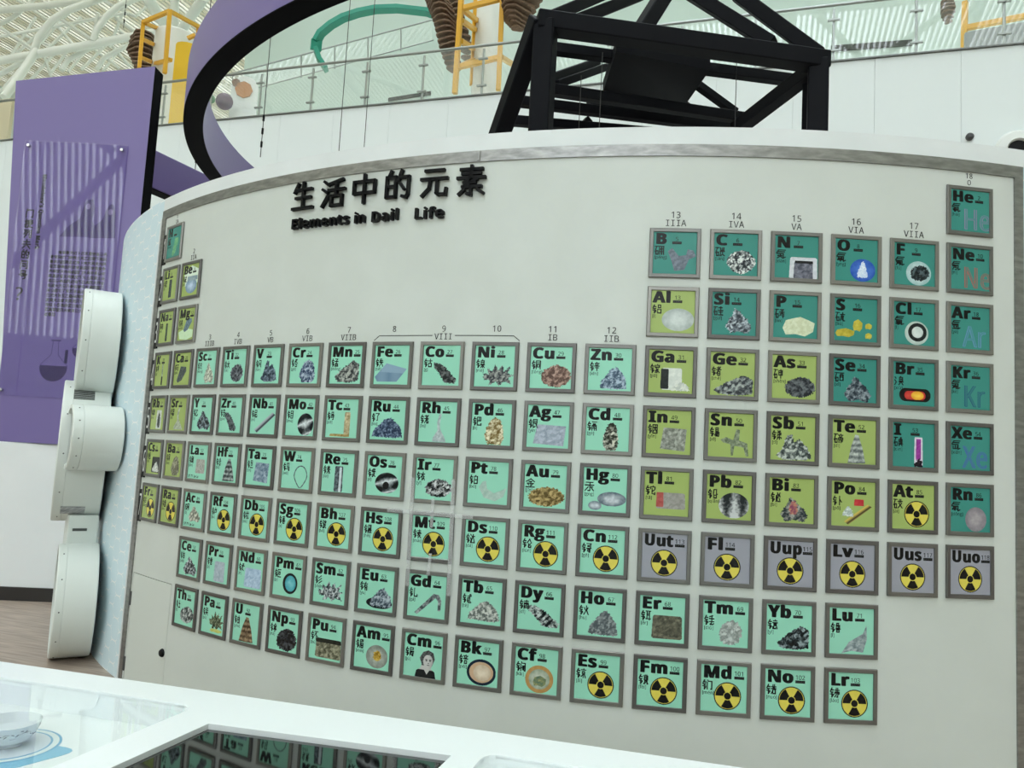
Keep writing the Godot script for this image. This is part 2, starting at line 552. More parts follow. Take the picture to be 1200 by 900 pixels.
func balcony_things() -> void:
	# teal arc
	var o := thing("teal_arc", "glossy teal curved band hanging above the far balustrade", "ornament")
	var st := st_new()
	var pts := []
	for q in [[514, 19], [500, 14], [465, 10], [440, 11], [420, 15], [402, 21], [388, 29], [376, 39], [371, 48], [370, 58], [374, 69], [382, 81]]:
		pts.append(at(q[0], q[1], 17.6))
	for i in pts.size() - 1:
		var d: Vector3 = (pts[i + 1] - pts[i]).normalized()
		bar(st, pts[i] - d * 0.02, pts[i + 1] + d * 0.02, 0.24, 0.1)
	obj("band", st, M.teal, o)
	# timber trunks, columns, yellow frames
	stack_of_slats("timber_trunk", "brown slatted timber trunk leaning beside the yellow frame and white column", [[509, -6, 17, 0.24], [517, 10, 17, 0.28], [524, 32, 17, 0.24], [528, 55, 17, 0.2], [532, 80, 17, 0.16]], 16, 3)
	stack_of_slats("timber_trunk", "brown slatted timber trunk behind the front post of the yellow frame", [[534, -6, 19.5, 0.2], [535, 20, 19.5, 0.24], [545, 45, 19.5, 0.17], [548, 75, 19.5, 0.12]], 12, 5)
	stack_of_slats("timber_trunk", "brown slatted timber trunk spreading wide beside the black steel frame", [[612, -8, 16.4, 0.52], [606, 10, 16.4, 0.4], [604, 22, 16.4, 0.26], [606, 32, 16.4, 0.12]], 9, 8)
	stack_of_slats("timber_trunk", "dark slatted timber trunk inside the yellow frame above the purple board", [[170, 44, 21.4, 0.4], [168, 58, 21.4, 0.42], [170, 72, 21.4, 0.32], [176, 86, 21.4, 0.3]], 10, 11)
	stack_of_slats("timber_trunk", "small brown slatted timber knob by the lone yellow post", [[1109, 2, 16.4, 0.12], [1110, 12, 16.4, 0.15], [1111, 24, 16.4, 0.08]], 6, 13)
	var c := thing("round_column", "white round column standing inside the tall yellow frame", "column")
	st = st_new()
	lathe(st, [Vector2(0, 0), Vector2(0.34, 0), Vector2(0.34, 8.6), Vector2(0, 8.6)], 28, Transform3D(Basis(), Vector3(at(573, 40, 18.6).x, BY + 0.02, at(573, 40, 18.6).z)))
	obj("shaft", st, M.column, c)
	c = thing("round_column", "short white drum column inside the yellow frame over the purple board", "column")
	st = st_new()
	var cp := at(206, 41, 20.5)
	lathe(st, [Vector2(0, 0), Vector2(0.5, 0), Vector2(0.5, cp.y - BY - 0.06), Vector2(0.46, cp.y - BY - 0.02), Vector2(0, cp.y - BY - 0.02)], 28, Transform3D(Basis(), Vector3(cp.x, BY + 0.02, cp.z)))
	obj("shaft", st, M.column, c)
	scaffold("tall yellow steel frame around the white round column", [
		[541, -8, 16.6, 533, 110, 16.4, "post"], [589, -8, 16.6, 584, 106, 16.4, "post"], [558, -8, 18.6, 553, 100, 18.4, "post"],
		[541, 10, 16.6, 589, -2, 16.6, "beam"], [536, 79, 16.5, 587, 67, 16.5, "beam"], [587, 67, 16.5, 608, 80, 18.6, "beam"], [541, 10, 16.6, 560, 25, 18.6, "beam"], [537, 79, 16.5, 556, 70, 18.5, "beam"], [541, 24, 16.6, 558, 36, 18.6, "beam"], [540, 48, 16.6, 556, 58, 18.6, "beam"]], 0.1)
	scaffold("yellow steel frame around the short white drum above the purple board", [
		[168, 25, 19.4, 163, 80, 19.2, "post"], [199, 12, 18.4, 193, 86, 18.2, "post"], [233, 31, 19.6, 231, 70, 19.5, "post"],
		[168, 26, 19.4, 199, 13, 18.4, "beam"], [199, 13, 18.4, 234, 32, 19.6, "beam"], [170, 27, 19.4, 196, 38, 21.0, "beam"], [164, 67, 19.3, 181, 74, 20.4, "beam"], [180, 75, 20.3, 200, 70, 18.3, "beam"], [167, 46, 19.4, 184, 54, 20.4, "beam"], [220, 45, 19.6, 229, 41, 19.6, "beam"]], 0.085)
	scaffold("lone yellow post with a rising yellow rail behind the glass", [
		[1131, 2, 15.6, 1129, 73, 15.4, "post"], [1131, 33, 15.5, 1206, 18, 15.0, "rail"]], 0.1)
	# yellow rounded board
	st = st_new()
	var p := on_z(210, 148, BZ - 1.0)
	var yh := on_z(210, 58, BZ - 1.0).y - BY
	var poly := PackedVector2Array([Vector2(-0.24, 0), Vector2(0.24, 0), Vector2(0.24, yh)])
	for i in 7:
		poly.append(Vector2(0.0 + 0.24 * cos(PI * i / 6.0) , yh + 0.02 + 0.1 * sin(PI * i / 6.0)))
	poly.append(Vector2(-0.24, yh))
	prism(st, poly, 0.06, Transform3D(Basis(Vector3.UP, 0.6), Vector3(p.x, BY + 0.02, p.z)))
	tag(obj("yellow_board", st, M.yellow_board), "upright yellow board with a rounded top behind the balcony glass", "board")
	# round display board seen through the purple ring
	var d := thing("display_board", "white rounded display board with orange disc seen through the purple ring", "board")
	p = on_z(285, 136, BZ - 0.95)
	var dh := on_z(285, 92, BZ - 0.95).y - BY
	var base := Transform3D(Basis(Vector3.UP, 0.5), Vector3(p.x, BY + 0.02, p.z))
	st = st_new()
	poly = PackedVector2Array([Vector2(-0.3, 0), Vector2(0.28, 0)])
	for i in 9:
		poly.append(Vector2(0.3 * cos(PI * i / 8.0), dh - 0.28 + 0.26 * sin(PI * i / 8.0)))
	prism(st, poly, 0.1, base)
	obj("board", st, M.white, d)
	for q in [["orange_disc", Vector2(-0.02, dh - 0.36), 0.2, rgb(186, 122, 62)], ["brown_panel", Vector2(-0.2, dh - 0.22), 0.1, rgb(120, 84, 60)]]:
		st = st_new()
		poly = PackedVector2Array()
		for i in 8:
			poly.append(q[1] + Vector2(cos(TAU * i / 8), sin(TAU * i / 8)) * q[2])
		prism(st, poly, 0.03, base * Transform3D(Basis(), Vector3(0, 0, 0.1)))
		obj(q[0], st, mat(q[3], 0.5), d)
	for q in [["purple_ball", 263, 119, 0.19, rgb(96, 66, 96), "dark purple ball in front of the display board"], ["green_ball", 247, 116, 0.1, rgb(76, 150, 92), "small green ball beside the dark purple ball"]]:
		var sm := SphereMesh.new(); sm.radius = q[3]; sm.height = q[3] * 2.0
		sm.radial_segments = 20; sm.rings = 10
		var b := inst(q[0], sm, mat(q[4], 0.5))
		var bp := on_z(q[1], q[2], BZ - 0.4)
		b.position = Vector3(bp.x, bp.y, bp.z)
		tag(b, q[5], "ball")
	# boards at both ends of the balcony
	st = st_new()
	p = on_z(-6, 186, BZ - 1.2)
	var p2 := on_z(16, 116, BZ - 1.2)
	box(st, Vector3((p.x + p2.x) * 0.5 - 0.6, BY + (p2.y - BY) * 0.5, BZ - 1.2), Vector3(absf(p2.x - p.x) + 1.2, p2.y - BY, 0.1), Basis(), 0.01)
	tag(obj("cream_board", st, M.cream_board), "cream board behind the balcony glass beside the purple board", "board")
	st = st_new()
	var g := [on_z(1131, 74, -12.2), on_z(1210, 70, -12.2), on_z(1210, 24, -12.2), on_z(1131, 38, -12.2)]
	poly = PackedVector2Array()
	for q in g:
		poly.append(Vector2(q.x, maxf(q.y, BY)))
	prism(st, poly, 0.1, Transform3D(Basis(), Vector3(0, 0, -12.3)))
	tag(obj("grey_ramp_side", st, M.grey_board), "grey sloping ramp side under the rising yellow rail", "ramp")
	# round fitting on the far wall
	var fx := thing("wall_fitting", "round white fitting with a black centre on the panelled wall", "fitting", "", Transform3D(Basis(Vector3.RIGHT, PI / 2), on_z(1192, 177, BZ + 0.02)))
	st = st_new()
	lathe(st, [Vector2(0, 0), Vector2(0.33, 0), Vector2(0.33, 0.04), Vector2(0.29, 0.1), Vector2(0.17, 0.12), Vector2(0.15, 0.06), Vector2(0, 0.06)], 32, Transform3D())
	obj("ring", st, M.white, fx)
	st = st_new()
	lathe(st, [Vector2(0.15, 0.06), Vector2(0.15, 0.07), Vector2(0.0, 0.09)], 24, Transform3D())
	obj("centre", st, M.black, fx)
	st = st_new()
	lathe(st, [Vector2(0.06, 0), Vector2(0.06, 0.05), Vector2(0.03, 0.09), Vector2(0, 0.09)], 12, Transform3D(Basis(Vector3.RIGHT, PI / 2), on_z(1136, 161, BZ + 0.02)))
	tag(obj("wall_stud", st, M.pod_dark), "small dark stud on the panelled wall beside the round fitting", "stud")

func cables() -> void:
	for q in [[308, 150, 9.2, 4.86], [403, 100, 10.5, 4.4], [432, 100, 10.8, 4.4], [704, 110, 9.0, 4.4], [679, 135, 9.4, 4.4], [862, 120, 9.0, 4.4], [146, 20, 16.0, 9.8], [214, 212, 8.4, 4.85]]:
		var p := at(q[0], q[1], q[2]) if q[0] != 214 else Vector3(-5.45, 4.85, -4.3)
		var t := thing("hanging_cable", ["thin steel cable with clips holding the purple ring", "thin steel cable coming down above the second Chinese title character", "thin steel cable coming down above the third Chinese title character", "thin cable in front of the dark plate of the black steel frame", "thin cable beside the tall front post of the black steel frame", "thin cable beside the lower cross brace of the black steel frame", "thin cable hanging in front of the white roof lattice", "thin cable holding the straight dark purple band"][[308, 403, 432, 704, 679, 862, 146, 214].find(q[0])], "cable", "thin hanging cables")
		var st := st_new()
		var ytop := 17.9 if q[0] < 600 else p.y + 0.5
		tube(st, [Vector3(p.x, q[3], p.z), Vector3(p.x, ytop, p.z)], 0.005, 6)
		obj("wire", st, M.wire, t)
		for k in 3:
			st = st_new()
			tube(st, [Vector3(p.x, q[3] + 0.12 + k * 0.16, p.z), Vector3(p.x, q[3] + 0.19 + k * 0.16, p.z)], 0.013, 6)
			obj("clip", st, M.black, t)

# =============================================================== the round exhibit wall
func exhibit_wall() -> void:
	var w := thing("exhibit_wall", "white round display wall with steel trim carrying the table of elements", "display wall")
	var tl := ang(0.16)
	var tr := ang(19.03)
	var st := st_new()
	arc_slab(st, RW - 0.3, RW - 0.014, -1.35, 0.75, 0.0, WALLTOP - 0.01)
	obj("wall_body", st, M.rim, w)
	st = st_new()
	arc_slab(st, RW - 0.014, RW + 0.004, tl, 0.75, 3.022, WALLTOP)
	obj("top_rim", st, M.rim, w)
	# face sheet around the access door
	var d0 := on_wall(157, 670)
	var d1 := on_wall(201, 686)
	var dl := d0.x
	var dr := d1.x
	var dt := (d0.y + d1.y) * 0.5
	var g := 0.0035
	st = st_new()
	arc_slab(st, RW - 0.014, RW, tl, dl - g / RW, 0.0, 3.0)
	arc_slab(st, RW - 0.014, RW, dr + g / RW, tr, 0.0, 3.0)
	arc_slab(st, RW - 0.014, RW, dl - g / RW, dr + g / RW, dt + g, 3.0)
	obj("face_sheet", st, M.sheet, w)
	st = st_new()
	arc_slab(st, RW - 0.0139, RW - 0.012, dl - g / RW, dr + g / RW, 0.0, dt + g)
	obj("door_gap", st, M.gap, w)
	st = st_new()
	arc_slab(st, RW - 0.012, RW, dl, dr, 0.008, dt)
	var door := obj("access_door", st, M.door, w)
	door.set_meta("label", "flush white access door with a black lock")
	for y in [dt - 0.16, 0.12, dt - 0.62]:
		st = st_new()
		var fr := wall_frame(dl - 0.011 / RW, y)
		box(st, fr * Vector3(0, 0, 0.003), Vector3(0.016, 0.085, 0.008) if y != dt - 0.62 else Vector3(0.008, 0.06, 0.006), fr.basis, 0.001)
		obj("hinge", st, M.pod_dark if y != dt - 0.62 else M.rim, door)
	st = st_new()
	var kn := on_wall(190.5, 765)
	lathe(st, [Vector2(0.024, 0), Vector2(0.024, 0.006), Vector2(0.018, 0.016), Vector2(0, 0.02)], 16, wall_frame(kn.x, kn.y) * Transform3D(Basis(Vector3.RIGHT, PI / 2), Vector3.ZERO))
	obj("lock_knob", st, M.black, door)
	# steel trim
	for s in [["top_trim", tl, tr, 2.966, 3.022], ["side_trim", tl, ang(0.36), 0.0, 2.966], ["side_trim", ang(18.86), tr, 0.0, 2.966]]:
		st = st_new()
		arc_slab(st, RW - 0.01, RW + 0.008, s[1], s[2], s[3], s[4])
		obj(s[0], st, M.steel, w)
	st = st_new()
	var jn := on_wall(562, 182)
	var jf := wall_frame(jn.x, 2.995)
	box(st, jf * Vector3(0, 0, 0.009), Vector3(0.016, 0.05, 0.008), jf.basis, 0.002)
	obj("trim_joint", st, M.steel, w)
	# printed cladding past the trim: pale blue with a white stretched hexagon net
	st = st_new()
	arc_slab(st, RW - 0.012, RW + 0.001, -1.35, tl - 0.001, 0.0, WALLTOP, 1.0)
	var cl := obj("side_cladding", st, hex_material(), w)
	cl.set_meta("label", "pale blue cladding printed with a white hexagon net")
	st = st_new()
	arc_slab(st, RW - 0.012, RW + 0.001, tr + 0.001, 0.75, 0.0, 3.022, 1.0)
	obj("side_cladding", st, cl.material_override, w)
	st = st_new()
	arc_slab(st, RW - 0.002, RW + 0.012, tl - 0.0035, tl - 0.0005, 0.0, 2.97)
	obj("edge_strip", st, M.rim, w)
	# headings over the columns
	for h in [[1, 1, "1", "IA"], [2, 2, "2", "IIA"], [3, 4, "3", "IIIB"], [4, 4, "4", "IVB"], [5, 4, "5", "VB"], [6, 4, "6", "VIB"], [7, 4, "7", "VIIB"], [8, 4, "8", ""], [9, 4, "9", "VIII"], [10, 4, "10", ""], [11, 4, "11", "IB"], [12, 4, "12", "IIB"], [13, 2, "13", "IIIA"], [14, 2, "14", "IVA"], [15, 2, "15", "VA"], [16, 2, "16", "VIA"], [17, 2, "17", "VIIA"], [18, 1, "18", "O"]]:
		var fr := wall_frame(ang(h[0]), MIDY - (h[1] - 5) * ROWH + TILE * 0.5, 0.0008)
		st = st_new()
		var hh := 0.034 if h[1] == 1 else 0.041
		film_text(st, h[2], fr * Transform3D(Basis(), Vector3(0, hh * 1.2, 0)), hh)
		if h[3] != "":
			film_text(st, h[3], fr * Transform3D(Basis(), Vector3(0, hh * 0.25, 0)), hh)
		obj("column_heading", st, M.ink, w)
	st = st_new()
	var yb := MIDY + ROWH + TILE * 0.5 + 0.03
	for s in [[7.68, 8.78], [9.22, 10.32]]:
		arc_slab(st, RW, RW + 0.0012, ang(s[0]), ang(s[1]), yb, yb + 0.0035)
	for s in [-1, 1]:
		var e := wall_frame(ang(9 + s * 1.32), yb, 0.0008)
		bar(st, e.origin, e * Vector3(s * 0.028, -0.022, 0), 0.001, 0.0035, e.basis.z.cross(e.basis.x))
	obj("heading_bracket", st, M.ink, w)
	for k in 7:
		var fr := wall_frame(ang(0.46), MIDY - (k - 3.9) * ROWH)
		st = st_new()
		box(st, fr * Vector3(0, 0, 0.003), Vector3(0.05, 0.2, 0.006), fr.basis, 0.001)
		var pl := obj("period_plate", st, M.black, w)
		st = st_new()
		film_text(st, str(k + 1), fr * Transform3D(Basis().scaled(Vector3(0.6, 1.7, 1)), Vector3(0, -0.07, 0.0068)), 0.11)
		obj("period_number", st, M.white, pl)

func film_text(st: SurfaceTool, s: String, xf: Transform3D, h: float) -> void:   # thin lettering cut from film, centred, standing on xf
	var tm := TextMesh.new()
	tm.text = s; tm.font = font(400, "Droid Sans Mono"); tm.font_size = 64; tm.pixel_size = h / 64.0; tm.depth = 0.0008
	tm.vertical_alignment = VERTICAL_ALIGNMENT_BOTTOM
	for k in tm.get_surface_count():
		st.append_from(tm, k, xf * Transform3D(Basis(), Vector3(0, -0.2 * h, 0)))

func glyph(r: RID, ch: String) -> Array:   # outlines of a letter at 64 px, y down
	var c: Dictionary = ts.font_get_glyph_contours(r, 64, ts.font_get_glyph_index(r, 64, ch.unicode_at(0), 0))
	var out := []
	var from := 0
	if not c.has("contours"):
		return out
	for e in c.contours:
		var raw := []
		for i in range(from, e + 1):
			raw.append(c.points[i])
		from = e + 1
		var pts := []   # put in the points implied between two off-curve ones
		for i in raw.size():
			var a: Vector3 = raw[i]
			var b: Vector3 = raw[(i + 1) % raw.size()]
			pts.append(a)
			if a.z == 0.0 and b.z == 0.0:
				pts.append(Vector3((a.x + b.x) * 0.5, (a.y + b.y) * 0.5, 1.0))
		var poly := PackedVector2Array()
		var n := pts.size()
		for i in n:
			var a: Vector3 = pts[i]
			if a.z != 0.0:
				poly.append(Vector2(a.x, -a.y if c.get("flip", false) else a.y))
			else:
				var p0: Vector3 = pts[(i - 1 + n) % n]
				var p2: Vector3 = pts[(i + 1) % n]
				for t in [0.33, 0.67]:
					var q := p0.lerp(a, t).lerp(a.lerp(p2, t), t)
					poly.append(Vector2(q.x, q.y))
		out.append(poly)
	return out

func hex_material() -> StandardMaterial3D:
	var sz := 512
	var im := Image.create(sz, sz, false, Image.FORMAT_RGB8)
	im.fill(rgb(216, 236, 243))
	# stretched honeycomb: short links across, joined by long thin sides
	var line := rgb(246, 250, 250)
	for oy in range(-1, 3):
		for ox in range(-1, 3):
			for k in 2:
				var c := Vector2(ox * 256.0 + k * 128.0, oy * 256.0 + k * 128.0)
				draw_line_img(im, c + Vector2(-34, 0), c + Vector2(34, 0), 15.0, line)
				for s in [-1, 1]:
					for q in [-1, 1]:
						draw_line_img(im, c + Vector2(s * 34, 0), c + Vector2(s * 58, q * 26), 9.0, line)
						draw_line_img(im, c + Vector2(s * 58, q * 26), c + Vector2(s * 70, q * 102), 5.0, rgb(228, 242, 246))
	var m := mat(Color.WHITE, 0.45)
	m.albedo_texture = ImageTexture.create_from_image(im)
	return m

# =============================================================== drawing into images
func fill_polys(im: Image, polys: Array, c: Color) -> void:   # even-odd
	var y0 := 1e9
	var y1 := -1e9
	for p in polys:
		for q in p:
			y0 = minf(y0, q.y); y1 = maxf(y1, q.y)
	for y in range(maxi(0, floori(y0)), mini(im.get_height() - 1, ceili(y1)) + 1):
		var xs := []
		var yy := y + 0.5
		for p in polys:
			for i in p.size():
				var a: Vector2 = p[i]
				var b: Vector2 = p[(i + 1) % p.size()]
				if (a.y <= yy) != (b.y <= yy):
					xs.append(a.x + (yy - a.y) / (b.y - a.y) * (b.x - a.x))
		xs.sort()
		for i in range(0, xs.size() - 1, 2):
			var a := maxi(0, roundi(xs[i]))
			var b := mini(im.get_width(), roundi(xs[i + 1]))
			if b > a:
				im.fill_rect(Rect2i(a, y, b - a, 1), c)

func draw_line_img(im: Image, a: Vector2, b: Vector2, w: float, c: Color) -> void:
	var d := (b - a).normalized() * w * 0.5
	var n := Vector2(-d.y, d.x)
	fill_polys(im, [PackedVector2Array([a - d + n, b + d + n, b + d - n, a - d - n])], c)

func draw_text(im: Image, s: String, pos: Vector2, h: float, c: Color, rid: RID, wide := 1.0, fat := 0.0, turned := false) -> float:   # pos: left end of the baseline; h: size in pixels
	var x := 0.0
	var k := h / 64.0
	for ch in s:
		var g := glyph(rid, ch)
		var offs := [Vector2.ZERO] if fat <= 0.0 else [Vector2(-fat, 0), Vector2(fat, 0), Vector2(0, -fat * 0.4), Vector2(0, fat * 0.4), Vector2(-fat * 0.8, -fat * 0.35), Vector2(fat * 0.8, fat * 0.35)]
		for o in offs:
			var ps := []
			for poly in g:
				var p := PackedVector2Array()
				for q in poly:
					var l: Vector2 = Vector2((x + q.x * k) * wide, q.y * k) + o
					p.append(pos + (Vector2(-l.y, l.x) if turned else l))
				ps.append(p)
			if ps.size():
				fill_polys(im, ps, c)
		x += ts.font_get_glyph_advance(rid, 64, ts.font_get_glyph_index(rid, 64, ch.unicode_at(0), 0)).x * k + fat * 0.6
	return x * wide

func draw_strokes(im: Image, strokes: String, r: Rect2, w: float, c: Color, grid := 9.0) -> void:   # strokes "xy xy/xy xy", digits 0-9 each way, y down
	for s in strokes.split("/", false):
		var pts := []
		for t in s.strip_edges().split(" ", false):
			pts.append(r.position + Vector2(float(t[0]), float(t[1])) / grid * r.size)
		for i in pts.size() - 1:
			draw_line_img(im, pts[i], pts[i + 1], w, c)

# strokes of the character parts; the left part comes from the radical
const RADICAL := {"J": "40 03/32 82/14 74/06 86/44 49 87", "S": "00 90/40 06/25 85 89 29 25", "W": "11 32/04 25/09 46", "Q": "20 03/20 90/12 82/04 74 79 98"}
const STROKES := {
	"H": "Q10 80 04/42 94/16 86/55 59/09 99", "He": "Q12 82/50 59/04 94/16 86/30 39", "Li": "J10 80 85 15 10/12 82/50 59/17 87/09 99", "Be": "J12 92 83/12 16 09/50 55/25 75 39/35 69 99", "B": "S00 40 49/00 05 09/03 43/06 46/50 90 99/50 55 59/53 93/56 96", "C": "S50 53/10 13 83 80/04 94/24 09/54 57 29/57 99",
	"N": "Q50 53 14/53 84/55 09/55 99/22 13/72 83", "O": "Q20 31/70 61/12 82/14 84/06 96/52 59", "F": "Q01 81 83 13 15 85 88/30 09/60 69", "Ne": "Q00 70 44 84 79 59/30 09", "Na": "J09 02 92 99 79/50 54 27/54 77", "Mg": "J30 41/70 61/12 82/51 56/14 84/06 96/56 09/56 99",
	"Al": "J20 70 73 23 20/15 85 89 19 15", "Si": "S11 81/50 54/04 94/16 86/54 59/09 99", "P": "S20 31/80 71/03 93/50 55/54 15/54 85/36 07/65 95/75 79/57 97", "S": "S50 51/02 92/52 24 74/25 09/45 48/65 69 99", "Cl": "Q10 80 82/12 82/04 94/53 59 39/25 36/85 66/37 08/57 98", "Ar": "Q00 90/30 39/60 69/13 25/83 75/09 99",
	"K": "J10 80 86 16 10/13 83/50 59", "Ca": "J01 91/51 55/25 28/25 85 89 69", "Sc": "J40 51/02 92/24 74 78 99/24 27 09", "Ti": "J03 93/50 53 09/53 99/36 57", "V": "J10 80 88 99/10 15 09/34 56", "Cr": "J40 13/30 80 05/32 95/26 76 79 29 26", "Mn": "J10 80 52 55 35/03 93/16 86 89/16 19/36 39/66 69/09 99",
	"Fe": "J20 13/12 82/04 94/50 54 09/54 99", "Co": "J02 92/50 55/15 85 89 19 15", "Ni": "J40 31/11 81 85 15 11/13 83/06 96/55 59/56 19/56 99", "Cu": "J09 00 90 99/22 72/24 74 77 27 24", "Zn": "J40 51/11 91/22 33/72 63/04 94/16 86/54 59", "Ga": "J50 51/03 01 91 93/23 73/53 24/45 58 49/45 17/46 19/75 56 99",
	"Ge": "J11 71/40 43/03 93/80 07/25 75 79 29 25/27 77", "As": "S11 81 86 16 11/13 83/50 59", "Se": "S00 90/12 82 88 18 12/30 34 25/60 65 75", "Br": "W11 81 85 15 11/13 83/40 30/06 96/46 09/56 99", "Kr": "Q02 92/50 54/14 84 86 16 14/36 09/66 69 99", "Rb": "J30 07 49/50 09/03 53/62 92 98 68 62",
	"Sr": "J10 80 84 14 10/12 82/50 54/06 09/26 29 79 77/46 57/86 97", "Y": "J01 81 07 09 99 97", "Zr": "J20 12/11 81/50 54/04 94/26 86 89 29 26", "Nb": "J10 80 83 13/10 15 09/35 39 99 97/85 37", "Mo": "J10 80 89 19 10/13 83/16 86", "Tc": "J20 70 73 23 20/04 94/06 96/75 79 59/26 37", "Ru": "J00 90 53 58 38",
	"Rh": "J11 71/40 44/04 94/90 09/55 59 99 97/85 57", "Pd": "J00 80 84 04/40 44/00 09 99 97", "Ag": "J00 80 84 04/02 82/00 09 48/54 99/86 65", "Cd": "J00 90/22 72 73 23 22/09 04 94 99/35 46/65 56/27 77/57 59", "In": "J00 90 99 09 00/23 73/51 54 27/54 77", "Sn": "J20 70 74 24 20/22 72/25 95 89 69/35 08/55 29/75 49",
	"Sb": "J20 31/70 61/02 82 84 14 17 87 98/50 59/56 09", "Te": "S50 51/01 91/22 33/72 63/06 04 94 96/16 86 88/16 19/54 59", "I": "S12 82/40 47/60 67/14 84/12 17/82 87/07 97/37 19/67 89", "Xe": "Q51 58/12 18 88 82", "Cs": "J30 04/30 70 52/13 83 86 13/13 19 99 97/53 56/16 86", "Ba": "J10 80 87/10 17/52 55 09/66 99",
	"La": "J10 21/02 09/31 91 99 79/33 73/24 74 76 24/50 58/46 28/56 78", "Hf": "J50 04/50 94/34 64/26 76 79 29 26", "Ta": "J20 70 76 26 20/23 73/09 99", "W": "J40 31/20 80 75/20 25 95 99 79/07 77", "Re": "J11 81/22 33/72 63/04 94/50 59/54 09/54 99", "Os": "J40 02/03 93/30 39 19/07 57/60 67 99/75 39/70 81",
	"Ir": "J50 51/02 92/52 06/33 39 58/53 99/85 67", "Pt": "J40 31/11 81 89 19 11/15 85", "Au": ".50 03/50 93/33 63/15 85/53 58/26 37/76 67/09 99", "Hg": ".10 80/50 53/03 93/53 59 39/35 09/85 65 99", "Tl": "J50 51/03 01 91 93/33 38 99 97/84 36", "Pb": "J20 15/20 70 75 95/26 76 79 29 26", "Bi": "J13 17/32 37 49 99 86/40 52/90 19/82 94",
	"Po": "J40 49/43 86", "At": "S02 92/30 33/60 63/84 09/24 99", "Rn": "Q30 05/20 70 06/32 96/45 56/37 58", "Fr": "J40 51/02 92/42 09/45 85 78 58", "Ra": "J10 80/04 02 92 94/50 54/22 33/62 73/15 85 89 19 15/17 87/55 59", "Ac": "J00 09/00 30 13 35 06/40 90/80 88 68/43 63 66 46 43", "Rf": "J40 43/42 82/13 83 86 16/13 16 09",
	"Db": "J02 42/20 29/22 06/24 46/52 92/70 79/48 98", "Sg": "J11 81/50 53/23 73/24 75 74 25/06 96/27 77 79 29 27", "Bh": "J00 11/03 14/09 25/31 91 83/31 35 29/60 64/45 85 49/55 99", "Hs": "J10 80 84 14 10/50 56/15 85/06 96/07 09/27 39/57 69/87 99", "Mt": "J11 81/50 54/13 83/04 94/45 17/25 76 29/46 99", "Ds": "J00 11/04 14 17 09 99/32 92/60 28/63 98",
	"Rg": "J50 04/50 94/35 39 89 87/75 38", "Cn": "J00 90/22 52 53 23 22/80 84/05 95/75 79 59/26 56 58 28 26", "Ce": "J40 51/02 92/18 14 84 88 78/52 59", "Pr": "J20 31/70 61/02 92/31 34/61 64/12 23/82 73/04 94/25 75 79 29 25/27 77", "Nd": "J40 16 79/70 09/03 93", "Pm": "J90 00 09 99/33 73 76 36 33", "Sm": "J70 03/83 06/96 19",
	"Eu": "J02 92/50 06/34 39/34 84 89 69/36 86/37 87", "Gd": "J20 27 29 99 97", "Tb": "J12 92/60 67 99/80 91/14 44/15 18/36 39 79", "Dy": "J50 51/01 91/09 03 93 99/52 56/24 74/26 66 68 28 26", "Ho": "J12 24/82 64/50 54 09/54 99", "Er": "J00 90/20 27/70 79/22 72/24 74/08 98", "Tm": "J70 11/03 93/50 56/06 96/57 29 79 98",
	"Yb": "J50 51/11 81/03 93/24 74 76 26 24/25 75/07 09/27 29 69 68/87 99", "Lu": "J30 12/20 60/12 82 85 15 12/50 55/13 83/06 96/27 77 79 29 27", "Th": "J14 84/50 59/09 99", "Pa": "J30 32/60 62/10 21/80 71/03 93/15 85/06 96/55 09/56 99", "U": "J12 82 89 19 12/15 85/50 59", "Np": "J50 03/50 93/33 63/24 74 75 25 24/16 86/07 97/55 59 39",
	"Pu": "J00 90/50 05/52 59/54 96", "Am": "J10 80 82 12/50 52/10 15 09/34 84 89 39 34/36 86/37 87", "Cm": "J10 80 82 12/10 15 09/14 94 89 69/35 65 68 38 35", "Bk": "J50 51/01 91/22 33/72 63/04 94/26 76 79 29 26", "Cf": "J10 21/02 09/31 91 99 79/34 84/44 48/64 68/26 86", "Es": "J50 51/01 91/23 73 75 25 23/55 08/46 49/65 99",
	"Fm": "J01 81 83 13 15 85 84/30 15/60 66/26 29/26 76 79/57 09/67 99", "Md": "J10 21/02 09/31 91 99 79", "No": "J02 92/30 33/60 63/04 94/53 09/35 85 89 39 35", "Lr": "J02 92/30 33/60 63/06 04 94 96/25 75 69 49/46 09"}
const ORDER := "H He Li Be B C N O F Ne Na Mg Al Si P S Cl Ar K Ca Sc Ti V Cr Mn Fe Co Ni Cu Zn Ga Ge As Se Br Kr Rb Sr Y Zr Nb Mo Tc Ru Rh Pd Ag Cd In Sn Sb Te I Xe Cs Ba La Ce Pr Nd Pm Sm Eu Gd Tb Dy Ho Er Tm Yb Lu Hf Ta W Re Os Ir Pt Au Hg Tl Pb Bi Po At Rn Fr Ra Ac Th Pa U Np Pu Am Cm Bk Cf Es Fm Md No Lr Rf Db Sg Bh Hs Mt Ds Rg Cn Uut Fl Uup Lv Uus Uuo"
const SOUND := "qīng hài lǐ pí péng tàn dàn yǎng fú nǎi nà měi lǚ guī lín liú lǜ yà jiǎ gài kàng tài fán gè měng tiě gǔ niè tóng xīn jiā zhě shēn xī xiù kè rú sī yǐ gào ní mù dé liǎo lǎo bǎ yín gé yīn xī tī dì diǎn xiān sè bèi lán shì pǔ nǚ pǒ shān yǒu gá tè dī huǒ ěr diū yì lǔ hā tǎn wū lái é yī bó jīn gǒng tā qiān bì pō ài dōng fāng léi ā tǔ pú yóu ná bù méi jú péi kāi āi fèi mén nuò láo lú dù xǐ bō hēi mài dá lún gē"
